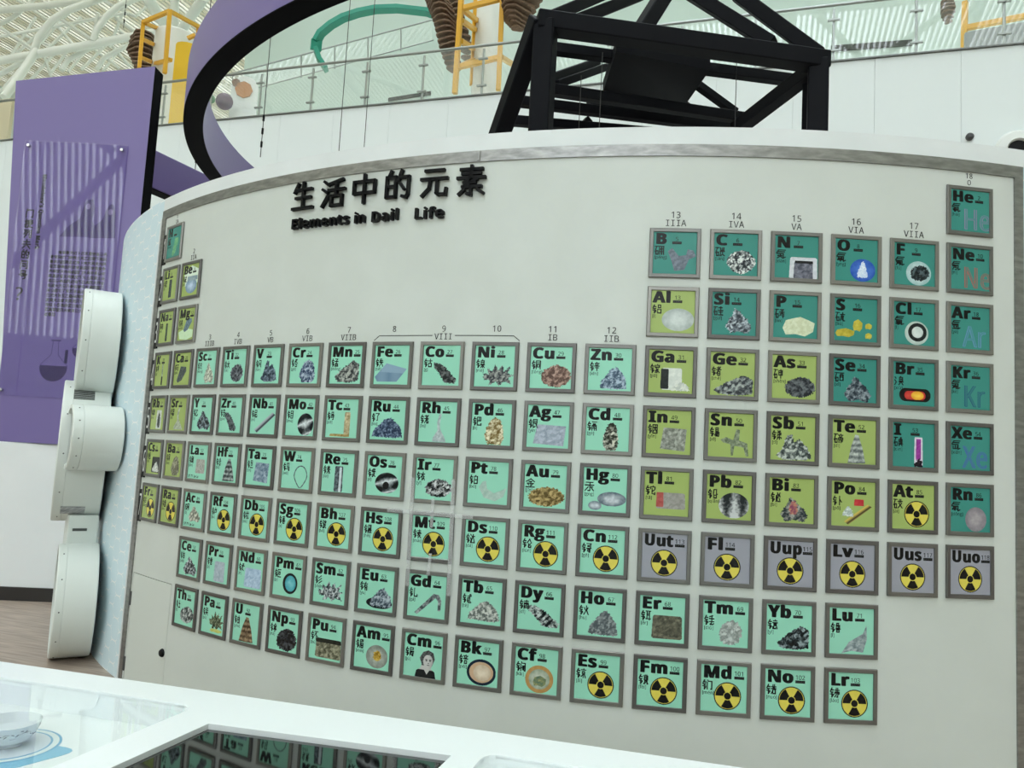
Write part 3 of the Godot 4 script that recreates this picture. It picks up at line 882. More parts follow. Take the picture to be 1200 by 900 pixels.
const ROWS := [[1, "H"], [18, "He"], [1, "Li Be"], [13, "B C N O F Ne"], [1, "Na Mg"], [13, "Al Si P S Cl Ar"], [1, "K Ca Sc Ti V Cr Mn Fe Co Ni Cu Zn Ga Ge As Se Br Kr"], [1, "Rb Sr Y Zr Nb Mo Tc Ru Rh Pd Ag Cd In Sn Sb Te I Xe"], [1, "Cs Ba La Hf Ta W Re Os Ir Pt Au Hg Tl Pb Bi Po At Rn"], [1, "Fr Ra Ac Rf Db Sg Bh Hs Mt Ds Rg Cn Uut Fl Uup Lv Uus Uuo"], [3, "Ce Pr Nd Pm Sm Eu Gd Tb Dy Ho Er Tm Yb Lu"], [3, "Th Pa U Np Pu Am Cm Bk Cf Es Fm Md No Lr"]]
const ROW_OF := [1, 1, 2, 2, 3, 3, 4, 5, 6, 7, 8, 9]
const TEAL_ONES := " H He B C N O F Ne Si P S Cl Ar Se Br Kr I Xe Rn "
const LIME_ONES := " Li Be Na Mg K Ca Rb Sr Cs Ba Fr Ra Al Ga Ge As In Sn Sb Te Tl Pb Bi Po At "
const ACTIVE_ONES := " Fr Ra Rf Db Sg Bh Hs Mt Ds Rg Cn Uut Fl Uup Lv Uus Uuo Es Fm Md No Lr At "
# what is printed on each tile: shape, left, top, right, bottom (percent), darker and lighter colour, and what it looks like
const PRINTS := {
	"H": ["shard 40 35 80 95 3f9a78 9fd08a", "green glass tube"], "Li": ["box 42 34 62 92 1c2a2c 4a5a58", "dark upright bar"], "Be": ["pale 10 5 95 75 d8ecd8 e8f4e4; disc 22 45 90 92 6f8ca4 c8dcf0; box 30 38 92 52 7c94a0 a8bcc0", "pale blue glass disc"], "B": ["vee 34 38 98 92 55606c 8e98a4", "grey forked piece"], "C": ["gem 30 40 96 96 20262c e4ece8", "cut sparkling gem"], "N": ["box 34 50 98 100 c8ccd4 e8ecf0; box 44 62 88 100 3c404c a8a8b8; box 46 58 88 64 101216 202226", "glass beaker"],
	"O": ["disc 36 46 94 98 2450b0 5c8ce0; mound 52 52 76 90 c8dcf4 f0f8ff", "blue and white disc"], "F": ["disc 30 42 90 98 9cc0c0 e4f0f0; lump 38 50 86 88 10181c 58686c", "dark lump in glass flask"], "Na": ["box 48 38 62 95 20302a 5a6850", "thin dark rod"], "Mg": ["pale 5 62 92 98 c8e8bc d8f0cc; shard 34 32 82 74 46606c 8ca0ac", "grey slanted chip"], "Al": ["disc 26 42 98 94 a8b4b0 e0e8e4", "white oval pebble"], "Si": ["crag 32 36 90 94 2c343c c8d4dc", "grey jagged crystal"], "P": ["cloud 22 50 94 94 c8d0a8 ecf4dc", "cream powder heap"],
	"S": ["cloud 4 70 48 90 a89c30 d8c850; cloud 44 48 66 76 b0a434 d8cc58; cloud 72 56 88 70 b0a434 d8cc58; cloud 72 78 88 92 b8ac38 dcd060", "yellow crumbs"], "Cl": ["disc 28 44 84 98 b0c4bc e8f0ec; ring 36 48 80 90 101414 30383a", "round glass bulb"], "K": ["box 48 30 58 92 78886c b8c8a0; box 48 70 58 96 20281c 40483c", "thin glass tube"], "Ca": ["shard 20 42 76 92 2c3434 707c7c", "grey slanted rock"], "Sc": ["crag 40 34 90 96 8c9488 dce0cc", "whitish rough lump"], "Ti": ["lump 30 42 88 94 23262e 80848c", "dark grey nugget"],
	"V": ["peak 26 36 88 94 283440 8090a0", "blue-grey peaked crystal"], "Cr": ["tall 34 36 88 96 30405c b0c0d0", "blue-grey crystal column"], "Mn": ["wedge 16 38 92 96 34383a b4b8b0", "grey rock wedge"], "Fe": ["slab 4 46 94 92 5c7c96 9cb8cc", "blue-grey cut block"], "Co": ["bolt 30 44 92 94 1c2022 6c7070", "dark flaky bar"], "Ni": ["branch 22 44 98 96 30343a a8aca4", "grey branching crystal"], "Cu": ["lump 24 42 98 96 5c443c c0a090", "reddish brown lump"], "Zn": ["mound 28 44 90 96 405468 b0c4d4", "blue-grey crystal heap"],
	"Ga": ["box 30 42 76 92 d0d8d0 f0f4ec; box 28 44 46 90 1c2020 303434; mound 50 74 94 94 c0c8c0 e8ece0", "black and white block"], "Ge": ["wedge 8 52 96 98 30343a b0b8b4", "grey broken chunk"], "As": ["lump 26 48 98 96 23262c 70767a", "dark grey lump"], "Se": ["crag 26 40 88 98 28323c 98a4ac", "grey crystal heap"], "Br": ["pill 16 60 90 90 100c0c 180e0e; pill 28 66 78 86 b83030 d85040; disc 44 66 74 86 e8a030 ffd850", "black capsule with a red glow"], "Rb": ["box 42 38 78 96 b4bcb0 e8ece4; tall 50 44 70 92 14181a 505450", "pale tube with a dark core"],
	"Sr": ["vial 28 30 82 96 8c9880 dce4cc", "clear bent tube with chips"], "Y": ["crag 26 38 94 94 1c2428 8c9ca4", "dark split rock"], "Zr": ["bolt 24 42 78 94 20262a 6c7478", "dark ribbed rod"], "Nb": ["rod 18 40 96 96 30383e b4bec4", "silver slanted rods"], "Mo": ["disc 42 40 96 98 10161a e0e8ea", "polished dark ball"], "Tc": ["box 58 34 76 94 8c7c58 e8dcb4; box 14 90 76 96 806830 d8c890", "bent brass strip"], "Ru": ["mound 6 44 94 94 23304a 8094ac", "blue-grey powder heap"], "Rh": ["vial 38 30 74 98 8ca0a0 e8f0f0", "twisted white wire"], "Pd": ["tall 34 34 82 98 705c30 f0e8c8", "yellow and white nugget"],
	"Ag": ["sheet 16 46 92 94 8c98a8 d0d8e4", "silver leaf sheet"], "Cd": ["tall 40 34 76 98 242820 d8d8c8", "dark faceted drop"], "In": ["sheet 32 40 90 92 60645c d8dcd0", "grey stamped block"], "Sn": ["horse 28 36 90 98 54604c b8c4a4", "small grey metal rider"], "Sb": ["peak 14 42 92 98 3c4444 c8d0c8", "grey twin peaks"], "Te": ["wedge2 36 34 76 98 5c6464 d4dcd4", "pale standing wedge"], "I": ["box 52 32 72 98 d0c8d8 f0e8f4; box 56 36 68 82 8c2c8c b050b0; mound 52 80 72 98 180c18 302030", "purple tube"], "Cs": ["box 40 46 98 94 181c1c 303434; mound 46 62 92 92 b8c0b8 f0f4ec", "dark frame with white lump"],
	"Ba": ["tall 36 38 86 96 5c5c48 a8a890", "olive pebble"], "La": ["box 40 42 86 82 8c9088 d0d0c8; caption", "grey block"], "Hf": ["wedge2 36 34 88 96 30383a c0ccc8", "grey standing wedge"], "Ta": ["sheet 30 38 88 92 4c6478 c8d8e4", "blue-grey cube"], "W": ["loop 44 40 88 96 485458 6c787c", "thin wire loop"], "Re": ["box 40 34 66 98 101418 98a8b0; box 54 36 62 98 c0d0d4 e8f0f4", "dark polished bar"], "Os": ["disc 26 42 92 92 0c1214 e0e8ea; disc 48 64 66 82 080a0c 101416", "polished ball with dark spot"], "Ir": ["lump 24 48 98 92 0c1012 d8dcdc", "black and white nugget"],
	"Pt": ["crescent 28 46 96 92 98b8ac c8dcd0", "pale crescent"], "Au": ["lump 6 50 96 96 5c4c28 c8b078", "golden brown nugget"], "Hg": ["disc 34 54 98 86 50606c e8eef2; disc 14 76 44 96 60707c e8eef2", "silver puddles"], "Tl": ["box 28 48 92 84 8c8c84 b8b4b0; box 28 48 44 80 a84c48 c87068", "grey bar with a red end"], "Pb": ["ring3 28 40 94 96 24282a d0d4d4", "dark knotted ball"], "Bi": ["crag 26 42 86 96 30383c a8a8a0; tall 44 50 64 80 8c4c64 c88c70", "iridescent crystal"], "Po": ["rod 30 50 92 96 3c3426 d8c060; box 52 40 74 54 b82c34 d84c4c; mound 26 56 50 78 a8b8b4 e8f0ec", "red cap and yellow rod"],
	"Rn": ["disc 38 44 90 98 7c7880 b8b0b4", "grey ball"], "Ac": ["crag 26 38 86 84 787c70 d8d8c8; caption", "whitish rough lump"], "Ce": ["crag 24 44 92 96 182024 c8d0d4", "black and grey chips"], "Pr": ["box 36 42 82 96 98a8b4 c8d4dc", "pale blue block"], "Nd": ["box 28 44 92 94 94b0cc d0e4f4", "pale blue rounded block"], "Pm": ["disc 34 40 84 92 101618 182024; disc 42 46 78 86 3c9cac 8cd8dc", "black ring with blue lens"], "Sm": ["branch 16 44 94 94 30383c d0d8d8", "grey splinters"], "Eu": ["disc 24 68 96 94 0c1214 30383a; mound 34 44 96 90 404c58 b8c4cc", "dark dish of metal"], "Gd": ["hook 20 42 88 94 20282c d8e0e0", "bent grey rod"],
	"Tb": ["mound 18 46 96 92 646c68 d4d8d0", "light grey mound"], "Dy": ["bolt 22 44 98 90 14181a c8d4d0", "dark splintered piece"], "Ho": ["mound 26 42 92 96 545c60 9ca4a4", "grey dome"], "Er": ["box 28 42 94 92 3c3c34 98947c", "olive brown block"], "Tm": ["lump 34 40 86 96 8c9490 ccd4d0", "pale grey lump"], "Yb": ["wedge 24 44 94 96 0c1214 98a8ac", "black chunk heap"], "Lu": ["wedge3 28 36 84 98 647478 d0dcdc", "pale grey sliver"], "Th": ["lump 24 44 96 92 343c3c c8d0cc", "grey ribbed chip"], "Pa": ["branch 34 38 96 88 2c3424 849070; cloud 40 84 92 94 b8c060 d4d888", "mossy green cluster"],
	"U": ["wedge2 26 34 80 98 3c2c1c b09878", "brown banded spike"], "Np": ["lump 24 40 96 98 08090c 484c50", "black rock"], "Pu": ["box 20 48 98 94 3c3c2c d0ccb0; box 20 48 98 58 20201a 34342a", "ribbed brown block"], "Am": ["disc 34 42 94 96 788078 c8ccc0; lump 52 54 76 80 8c6c20 d8b858", "grey disc with gold centre"], "Cm": ["bust 20 36 92 100 181a1c d8d8d4", "grey bust portrait"], "Bk": ["disc 24 40 94 98 182430 243448; ring 30 46 88 92 c8a888 d8b898; disc 40 52 82 88 c8b498 f0e4d0", "round emblem"], "Cf": ["disc 26 38 90 98 b08850 d8b070; disc 34 46 82 90 8c9c84 e4e8dc; cloud 44 60 74 84 4c6c60 c0b470", "round gold-rimmed badge"]}

const SHAPES := {
	"lump": [0.05, 0.5, 0.15, 0.25, 0.35, 0.1, 0.55, 0.02, 0.8, 0.1, 0.97, 0.35, 1, 0.6, 0.85, 0.85, 0.6, 1, 0.3, 0.95, 0.1, 0.8], "crag": [0, 0.75, 0.12, 0.45, 0.25, 0.3, 0.35, 0.02, 0.5, 0.1, 0.65, 0.3, 0.8, 0.4, 1, 0.75, 0.85, 1, 0.5, 0.92, 0.2, 1],
	"mound": [0, 0.95, 0.05, 0.65, 0.25, 0.35, 0.4, 0.1, 0.6, 0, 0.75, 0.2, 0.92, 0.45, 1, 0.95, 0.7, 1, 0.3, 0.97], "tall": [0.2, 1, 0, 0.7, 0.1, 0.4, 0.3, 0.1, 0.55, 0, 0.8, 0.1, 0.95, 0.4, 1, 0.75, 0.85, 1], "box": [0.03, 0.06, 0.08, 0, 0.92, 0, 0.98, 0.06, 1, 0.94, 0.94, 1, 0.06, 1, 0, 0.94],
	"slab": [0, 0.75, 0.35, 0, 1, 0.3, 0.7, 1, 0.08, 1], "bolt": [0, 0, 0.25, 0.02, 0.5, 0.2, 0.75, 0.5, 1, 0.8, 0.92, 1, 0.5, 0.98, 0.3, 0.6, 0.05, 0.25], "shard": [0.35, 0, 0.95, 0.05, 1, 0.3, 0.55, 0.85, 0.15, 1, 0, 0.85, 0.2, 0.4], "peak": [0, 0.85, 0.15, 0.6, 0.3, 0.05, 0.45, 0, 0.5, 0.3, 0.65, 0.15, 0.9, 0.5, 1, 0.9, 0.7, 1, 0.2, 1],
	"wedge": [0, 0.75, 0.3, 0.4, 0.75, 0, 1, 0.2, 0.98, 0.9, 0.6, 1, 0.15, 0.95], "wedge2": [0, 1, 0.2, 0.4, 0.42, 0, 0.6, 0.02, 0.85, 0.5, 1, 0.98, 0.5, 1], "wedge3": [0, 1, 0.3, 0.6, 0.85, 0.3, 0.98, 0, 1, 0.5, 0.85, 0.95, 0.4, 0.9], "cloud": [0, 0.6, 0.1, 0.2, 0.3, 0.1, 0.55, 0, 0.8, 0.15, 1, 0.3, 0.95, 0.75, 0.7, 1, 0.4, 0.9, 0.1, 0.95],
	"branch": [0, 0.45, 0.18, 0.5, 0.15, 0.2, 0.3, 0.35, 0.4, 0, 0.5, 0.3, 0.65, 0.05, 0.68, 0.35, 0.9, 0.1, 0.8, 0.45, 1, 0.5, 0.82, 0.65, 0.95, 0.9, 0.7, 0.8, 0.55, 1, 0.45, 0.8, 0.2, 1, 0.25, 0.75, 0.05, 0.75], "vee": [0, 0.15, 0.15, 0, 0.4, 0.35, 0.65, 0.3, 0.7, 0.05, 0.9, 0.1, 1, 0.35, 0.75, 0.5, 0.6, 0.95, 0.25, 1, 0.15, 0.6],
	"vial": [0.45, 0, 0.6, 0, 0.5, 0.35, 0.55, 0.55, 0.9, 0.85, 1, 1, 0, 1, 0.05, 0.85, 0.35, 0.6, 0.3, 0.3], "rod": [0, 0.85, 0.85, 0, 1, 0.12, 0.15, 1], "sheet": [0.12, 0, 1, 0.04, 0.94, 1, 0, 0.92], "crescent": [0, 0.35, 0.12, 0.05, 0.25, 0, 0.3, 0.4, 0.55, 0.6, 0.8, 0.45, 1, 0.3, 0.9, 0.75, 0.6, 1, 0.2, 0.85], "pale": [0, 0.3, 0.5, 0, 1, 0.2, 1, 0.8, 0.6, 1, 0.1, 0.9],
	"hook": [0, 0.92, 0.7, 0.02, 0.9, 0.05, 1, 0.3, 0.98, 0.75, 0.88, 0.75, 0.88, 0.35, 0.78, 0.2, 0.1, 1], "horse": [0, 0.4, 0.2, 0.3, 0.45, 0.4, 0.55, 0, 0.68, 0.02, 0.66, 0.4, 0.95, 0.5, 1, 0.95, 0.9, 0.95, 0.82, 0.65, 0.5, 0.6, 0.45, 0.95, 0.38, 0.95, 0.35, 0.55, 0.1, 0.5], "bust": [0.15, 1, 0.2, 0.75, 0.35, 0.65, 0.38, 0.5, 0.3, 0.3, 0.42, 0.08, 0.6, 0, 0.78, 0.08, 0.84, 0.3, 0.75, 0.55, 0.7, 0.65, 0.85, 0.75, 0.9, 1],
	"gem": [0.05, 0.3, 0.25, 0.05, 0.5, 0, 0.75, 0.05, 0.95, 0.3, 1, 0.55, 0.8, 0.85, 0.5, 1, 0.2, 0.85, 0, 0.55]}

func pic(im: Image, cell: Vector2, cs: float, spec: String, nz: FastNoiseLite, ink: Color) -> void:
	var facets := FastNoiseLite.new(); facets.seed = int(cell.x + cell.y * 7.0); facets.noise_type = FastNoiseLite.TYPE_CELLULAR
	facets.cellular_return_type = FastNoiseLite.RETURN_CELL_VALUE; facets.frequency = 0.1; facets.fractal_type = FastNoiseLite.FRACTAL_NONE
	for part in spec.split(";"):
		var t := part.strip_edges().split(" ", false)
		if t[0] == "caption":
			draw_text(im, "57-71 La-Lu", cell + Vector2(0.05, 0.95) * cs, cs * 0.1, ink, bold_rid)
			continue
		var r := Rect2(cell + Vector2(float(t[1]), float(t[2])) * cs * 0.01, Vector2(float(t[3]) - float(t[1]), float(t[4]) - float(t[2])) * cs * 0.01)
		var dark := Color(t[5])
		var light := Color(t[6])
		var kind := t[0]
		if kind == "pill" or kind == "disc" or kind == "ring" or kind == "ring3":
			var c := r.get_center()
			for y in range(int(r.position.y), int(r.end.y)):
				for x in range(int(r.position.x), int(r.end.x)):
					var q := (Vector2(x + 0.5, y + 0.5) - c) / (r.size * 0.5)
					var d := q.length()
					if kind == "pill":
						var w := r.size.x / r.size.y
						d = Vector2(maxf(0.0, absf(q.x) * w - (w - 1.0)), q.y).length()
					if d > 1.0 or kind == "ring" and d < 0.62:
						continue
					var f := clampf(0.5 + 0.5 * cos(d * 2.6) * 0.75 + nz.get_noise_2d(x * 0.6, y * 0.6) * 0.3, 0.0, 1.0)
					if kind == "ring3":
						f = clampf(0.5 + 0.5 * sin(q.x * 6.0 + 1.2) + 0.4 * q.y + nz.get_noise_2d(x, y) * 0.5, 0.0, 1.0)
					elif light.get_luminance() - dark.get_luminance() > 0.6:
						f = clampf(1.0 - absf(sin(q.y * 3.0 + q.x + 0.4)) * d * 1.5 + nz.get_noise_2d(x, y) * 0.2, 0.0, 1.0)
					im.set_pixel(x, y, dark.lerp(light, f))
			continue
		if kind == "loop":
			var last := Vector2.ZERO
			for i in 25:
				var a := PI * 0.5 + 0.2 + (TAU - 0.4) * i / 24.0
				var q := r.get_center() + Vector2(cos(a) * (1.0 - 0.5 * maxf(0.0, sin(a))), sin(a)) * r.size * 0.5
				if i:
					draw_line_img(im, last, q, cs * 0.028, dark if i % 2 else light)
				last = q
			continue
		var sh: Array = SHAPES[kind]
		var poly := PackedVector2Array()
		for i in range(0, sh.size(), 2):
			poly.append(r.position + Vector2(sh[i], sh[i + 1]) * r.size)
		var contrast := 1.7 if kind in ["lump", "crag", "mound", "branch", "gem", "peak", "bolt", "tall", "wedge"] else 0.7
		var fr := 1.3 if kind in ["gem", "mound", "branch"] else 0.9
		for y in range(int(r.position.y) - 1, int(r.end.y) + 1):
			for x in range(int(r.position.x) - 1, int(r.end.x) + 1):
				if x < 0 or y < 0 or x >= cell.x + cs or y >= cell.y + cs:
					continue
				var q := Vector2(x + 0.5, y + 0.5)
				if contrast > 1.0:
					q += Vector2(nz.get_noise_2d(x * 1.6, y * 1.6 + 500.0), nz.get_noise_2d(x * 1.6 + 900.0, y * 1.6)) * cs * 0.035
				if not Geometry2D.is_point_in_polygon(q, poly):
					continue
				var u := (Vector2(x, y) - r.position) / r.size
				var f := 0.45 + contrast * (0.3 * facets.get_noise_2d(x * fr + y * 0.4, y * fr) + 0.45 * nz.get_noise_2d(x * 0.7, y * 0.7) + 0.2 * nz.get_noise_2d(x * 2.0, y * 2.0))
				if kind == "rod":
					f = absf(sin((u.x + u.y) * 9.0))
				elif kind == "slab":
					f = 0.8 if u.y < 0.45 + 0.1 * u.x else 0.25 + 0.3 * absf(sin(u.x * 7.0))
				elif kind == "bust":
					var fa := Vector2((u.x - 0.6) / 0.17, (u.y - 0.4) / 0.24)
					f = 0.3 + 0.3 * nz.get_noise_2d(x * 1.5, y * 3.0)                       # hair
					if u.y > 0.7 and absf(u.x - 0.57) > (0.86 - u.y) * 0.6:
						f = 0.03                                                            # dress
					elif fa.length() < 1.0 or u.y > 0.55:
						f = 0.92 - 0.16 * maxf(0.0, fa.x)
						for e in [[0.54, 0.37, 0.035, 0.022], [0.67, 0.37, 0.035, 0.022], [0.61, 0.53, 0.05, 0.016], [0.615, 0.46, 0.022, 0.014], [0.535, 0.33, 0.05, 0.012], [0.675, 0.33, 0.05, 0.012]]:
							if Vector2((u.x - e[0]) / e[2], (u.y - e[1]) / e[3]).length() < 1.0:
								f = 0.25
				elif kind == "wedge2":
					f += 0.3 * sin(u.y * 30.0)
				im.set_pixel(x, y, dark.lerp(light, clampf(f, 0.0, 1.0)))

func trefoil(im: Image, c: Vector2, r: float) -> void:
	for y in range(int(c.y - r) - 1, int(c.y + r) + 2):
		for x in range(int(c.x - r) - 1, int(c.x + r) + 2):
			var q := Vector2(x + 0.5, y + 0.5) - c
			var d := q.length() / r
			if d > 1.0:
				continue
			var col := rgb(226, 212, 92)
			var a := fposmod(rad_to_deg(atan2(-q.y, q.x)), 120.0)
			if d > 0.93 or d < 0.25:
				col = rgb(14, 14, 14)
			elif d > 0.31 and d < 0.89 and a < 60.0:
				col = rgb(14, 14, 14)
			im.set_pixel(x, y, col)

# =============================================================== the tiles
func tiles() -> void:
	var names := ORDER.split(" ")
	var sounds := SOUND.split(" ")
	var cs := 186
	var im := Image.create(2046, 2046, false, Image.FORMAT_RGB8)
	im.fill(Color.BLACK)
	var nz := FastNoiseLite.new(); nz.seed = 12; nz.frequency = 0.055; nz.fractal_octaves = 3
	var ink := rgb(10, 12, 12)
	var place := []
	for i in ROWS.size():
		var k := 0
		for s in ROWS[i][1].split(" "):
			place.append([s, ROWS[i][0] + k, ROW_OF[i]])
			k += 1
	# one frame shared by all tiles: bevelled square ring
	var fst := st_new()
	var prof := [[0.5, 0.0], [0.5, 0.008], [0.488, 0.011], [0.428, 0.011], [0.42, 0.008], [0.42, 0.003]]
	for i in prof.size() - 1:
		for s in 4:
			var b := Basis(Vector3.BACK, s * PI / 2)
			var p0: Array = prof[i]
			var p1: Array = prof[i + 1]
			var a0: float = p0[0] * TILE
			var a1: float = p1[0] * TILE
			quad(fst, b * Vector3(-a0, -a0, p0[1]), b * Vector3(a0, -a0, p0[1]), b * Vector3(a1, -a1, p1[1]), b * Vector3(-a1, -a1, p1[1]))
	var frame := fst.commit()
	var print_mat := mat(Color.WHITE, 0.22)
	print_mat.metallic_specular = 0.4
	var rng := RandomNumberGenerator.new(); rng.seed = 77
	for i in place.size():
		var s: String = place[i][0]
		var num := names.find(s)
		var cell := Vector2((i % 11) * cs, (i / 11) * cs)
		var key := " %s " % s
		var bg := rgb(156, 222, 196)
		var tone := "pale green"
		if TEAL_ONES.contains(key):
			bg = rgb(62, 143, 132); tone = "teal"
		elif LIME_ONES.contains(key):
			bg = rgb(166, 187, 108); tone = "yellow-green"
		elif num >= 112:
			bg = rgb(160, 162, 172); tone = "grey"
		im.fill_rect(Rect2i(int(cell.x), int(cell.y), cs, cs), bg)
		var looks := "a black and yellow radiation sign"
		if ACTIVE_ONES.contains(key):
			trefoil(im, cell + Vector2(0.5 if num >= 112 else 0.585, 0.655) * cs, cs * 0.29)
		elif PRINTS.has(s):
			pic(im, cell, cs, PRINTS[s][0], nz, ink)
			looks = "a picture of a " + PRINTS[s][1]
		elif s in ["He", "Ne", "Ar", "Kr", "Xe"]:
			var nc: Color = {"He": rgb(150, 130, 170), "Ne": rgb(196, 92, 84), "Ar": rgb(110, 150, 200), "Kr": rgb(36, 78, 118), "Xe": rgb(80, 90, 190)}[s]
			draw_text(im, s, cell + Vector2(0.32, 0.93) * cs, cs * 0.66, nc, sans_rid, 0.86, 2.0)
			draw_text(im, s, cell + Vector2(0.325, 0.925) * cs, cs * 0.655, bg.lerp(nc, 0.35), sans_rid, 0.865, 0.0)
			looks = "big glowing tube letters"
		var wd := draw_text(im, s, cell + Vector2(0.05, 0.29) * cs, cs * 0.345, ink, bold_rid, 1.02 if s.length() > 2 else 1.18, 3.3 if s.length() < 3 else 2.6)
		var nx := clampf((wd + 0.08 * cs) / cs, 0.44, 0.77)
		var nw := ts.font_get_glyph_advance(sans_rid, 64, ts.font_get_glyph_index(sans_rid, 64, 49, 0)).x / 64.0 * cs * 0.13 * str(num + 1).length()
		draw_text(im, str(num + 1), cell + Vector2(nx + 0.1, 0.215) * cs - Vector2(nw * 0.5, 0), cs * 0.13, ink, sans_rid)
		im.fill_rect(Rect2i(int(cell.x + nx * cs), int(cell.y + 0.235 * cs), int(cs * 0.21), int(cs * 0.062)), ink)
		for k in 4:
			im.fill_rect(Rect2i(int(cell.x + (nx + 0.02 + k * 0.046) * cs), int(cell.y + 0.252 * cs), int(cs * 0.03), 3), rgb(70, 76, 74))
		if STROKES.has(s):
			var w: String = STROKES[s]
			var r := Rect2(cell + Vector2(0.055, 0.35) * cs, Vector2(0.19, 0.185) * cs)
			var left := Rect2(r.position, Vector2(r.size.x * 0.38, r.size.y))
			var right := Rect2(r.position + Vector2(r.size.x * 0.5, 0), Vector2(r.size.x * 0.5, r.size.y))
			if w[0] == "Q":
				left = r
				right = Rect2(r.position + r.size * Vector2(0.06, 0.56), r.size * Vector2(0.62, 0.44))
			elif w[0] == ".":
				right = r
			if w[0] != ".":
				draw_strokes(im, RADICAL[w[0]], left, cs * 0.025, ink)
			draw_strokes(im, w.substr(1), right, cs * 0.023, ink)
			draw_text(im, "[" + sounds[num] + "]", cell + Vector2(0.04, 0.64) * cs, cs * 0.1, ink, sans_rid)
		# the tile itself
		var th := ang(place[i][1])
		var t := thing("element_tile", "%s steel-framed tile lettered %s with %s" % [tone, s, looks], "tile", "tiles of the element table", wall_frame(th, MIDY - (place[i][2] - 5) * ROWH, 0.0015))
		inst("frame", frame, M.tile_steel[rng.randi() % 3], t)
		var st := st_new()
		var h := TILE * 0.425
		var uv0 := (cell + Vector2.ONE) / 2046.0
		var uv1 := (cell + Vector2.ONE * (cs - 1)) / 2046.0
		quad_uv(st, [Vector3(-h, -h, 0.005), Vector3(h, -h, 0.005), Vector3(h, h, 0.005), Vector3(-h, h, 0.005)], [Vector2(uv0.x, uv1.y), uv1, Vector2(uv1.x, uv0.y), uv0])
		obj("printed_face", st, print_mat, t)
	print_mat.albedo_texture = ImageTexture.create_from_image(im)

# raised title: strokes on a 100 grid, y down, "x,y x,y/..."
const TITLE := {
	"sheng": "26,4 10,34/20,26 88,26/18,56 84,56/4,94 96,94/51,2 51,94", "huo": "10,6 26,18/4,34 22,46/4,94 26,60/88,4 34,16/30,38 98,38/62,14 62,60/42,60 88,60 88,94 42,94 42,60", "zhong": "8,24 92,24 92,64 8,64 8,24/50,2 50,98",
	"de": "24,2 16,20/8,22 42,22 42,90 8,90 8,22/8,54 42,54/64,2 52,36/60,24 92,24 90,84 84,94 70,90/60,46 74,64", "yuan": "18,10 82,10/4,38 96,38/36,40 32,70 8,94/60,40 60,86 68,92 92,92 94,74", "su": "14,12 86,12/20,26 80,26/4,40 96,40/50,2 50,40/46,42 26,56 64,56/68,46 22,70 84,70/50,72 50,96 38,92/26,80 10,94/74,80 92,92"}
func title() -> void:
	var t := thing("title_lettering", "raised black Chinese title characters on the white round wall", "lettering")
	var spots := [["sheng", 357.7, 231], ["huo", 393, 227.5], ["zhong", 429, 222.5], ["de", 468, 218], ["yuan", 510.5, 215], ["su", 553.5, 213]]
	for s in spots:
		var a := on_wall(s[1], s[2])
		var fr := wall_frame(a.x, a.y, 0.004)
		var st := st_new()
		var size := 0.152
		for q in TITLE[s[0]].split("/"):
			var pts := []
			for w in q.split(" "):
				var c: PackedStringArray = w.split(",")
				pts.append(Vector2(float(c[0]) - 50.0, 50.0 - float(c[1])) * 0.01 * size)
			for i in pts.size() - 1:
				var d: Vector2 = (pts[i + 1] - pts[i]).normalized() * 0.0074
				var n := Vector2(-d.y, d.x)
				prism(st, PackedVector2Array([pts[i] - d + n, pts[i] - d - n, pts[i + 1] + d - n, pts[i + 1] + d + n]), 0.02, fr)
		obj("character", st, M.black, t)
	var e := thing("title_lettering", "raised black English title letters under the Chinese title, one letter missing", "lettering")
	var f := font(700, "Droid Sans")
	var words := [["Elements", 343.5, 270.5, 411.5, 263.5], ["in", 416.5, 263.5, 430.5, 262], ["Dail", 436, 262.5, 469.5, 258.5], ["Life", 486, 258.5, 522.5, 256.5]]
	for w in words:
		var a := on_wall(w[1], w[2])
		var b := on_wall(w[3], w[4])
		var total := 0.0
		for ch in w[0]:
			total += ts.font_get_glyph_advance(bold_rid, 64, ts.font_get_glyph_index(bold_rid, 64, ch.unicode_at(0), 0)).x
		var x := 0.0
		for ch in w[0]:
			var adv: float = ts.font_get_glyph_advance(bold_rid, 64, ts.font_get_glyph_index(bold_rid, 64, ch.unicode_at(0), 0)).x
			var g := (x + adv * 0.5) / total
			var tm := TextMesh.new()
			tm.text = ch; tm.font = f; tm.font_size = 64; tm.pixel_size = 0.0013; tm.depth = 0.022
			tm.horizontal_alignment = HORIZONTAL_ALIGNMENT_CENTER; tm.vertical_alignment = VERTICAL_ALIGNMENT_BOTTOM
			var o := inst("letter", tm, M.black, e)
			var wide := (b.x - a.x) * RW / (total * 0.0013)
			o.transform = wall_frame(lerpf(a.x, b.x, g), lerpf(a.y, b.y, g) - 0.017, 0.013) * Transform3D(Basis().scaled(Vector3(wide, 0.92, 1)), Vector3.ZERO)
			x += adv

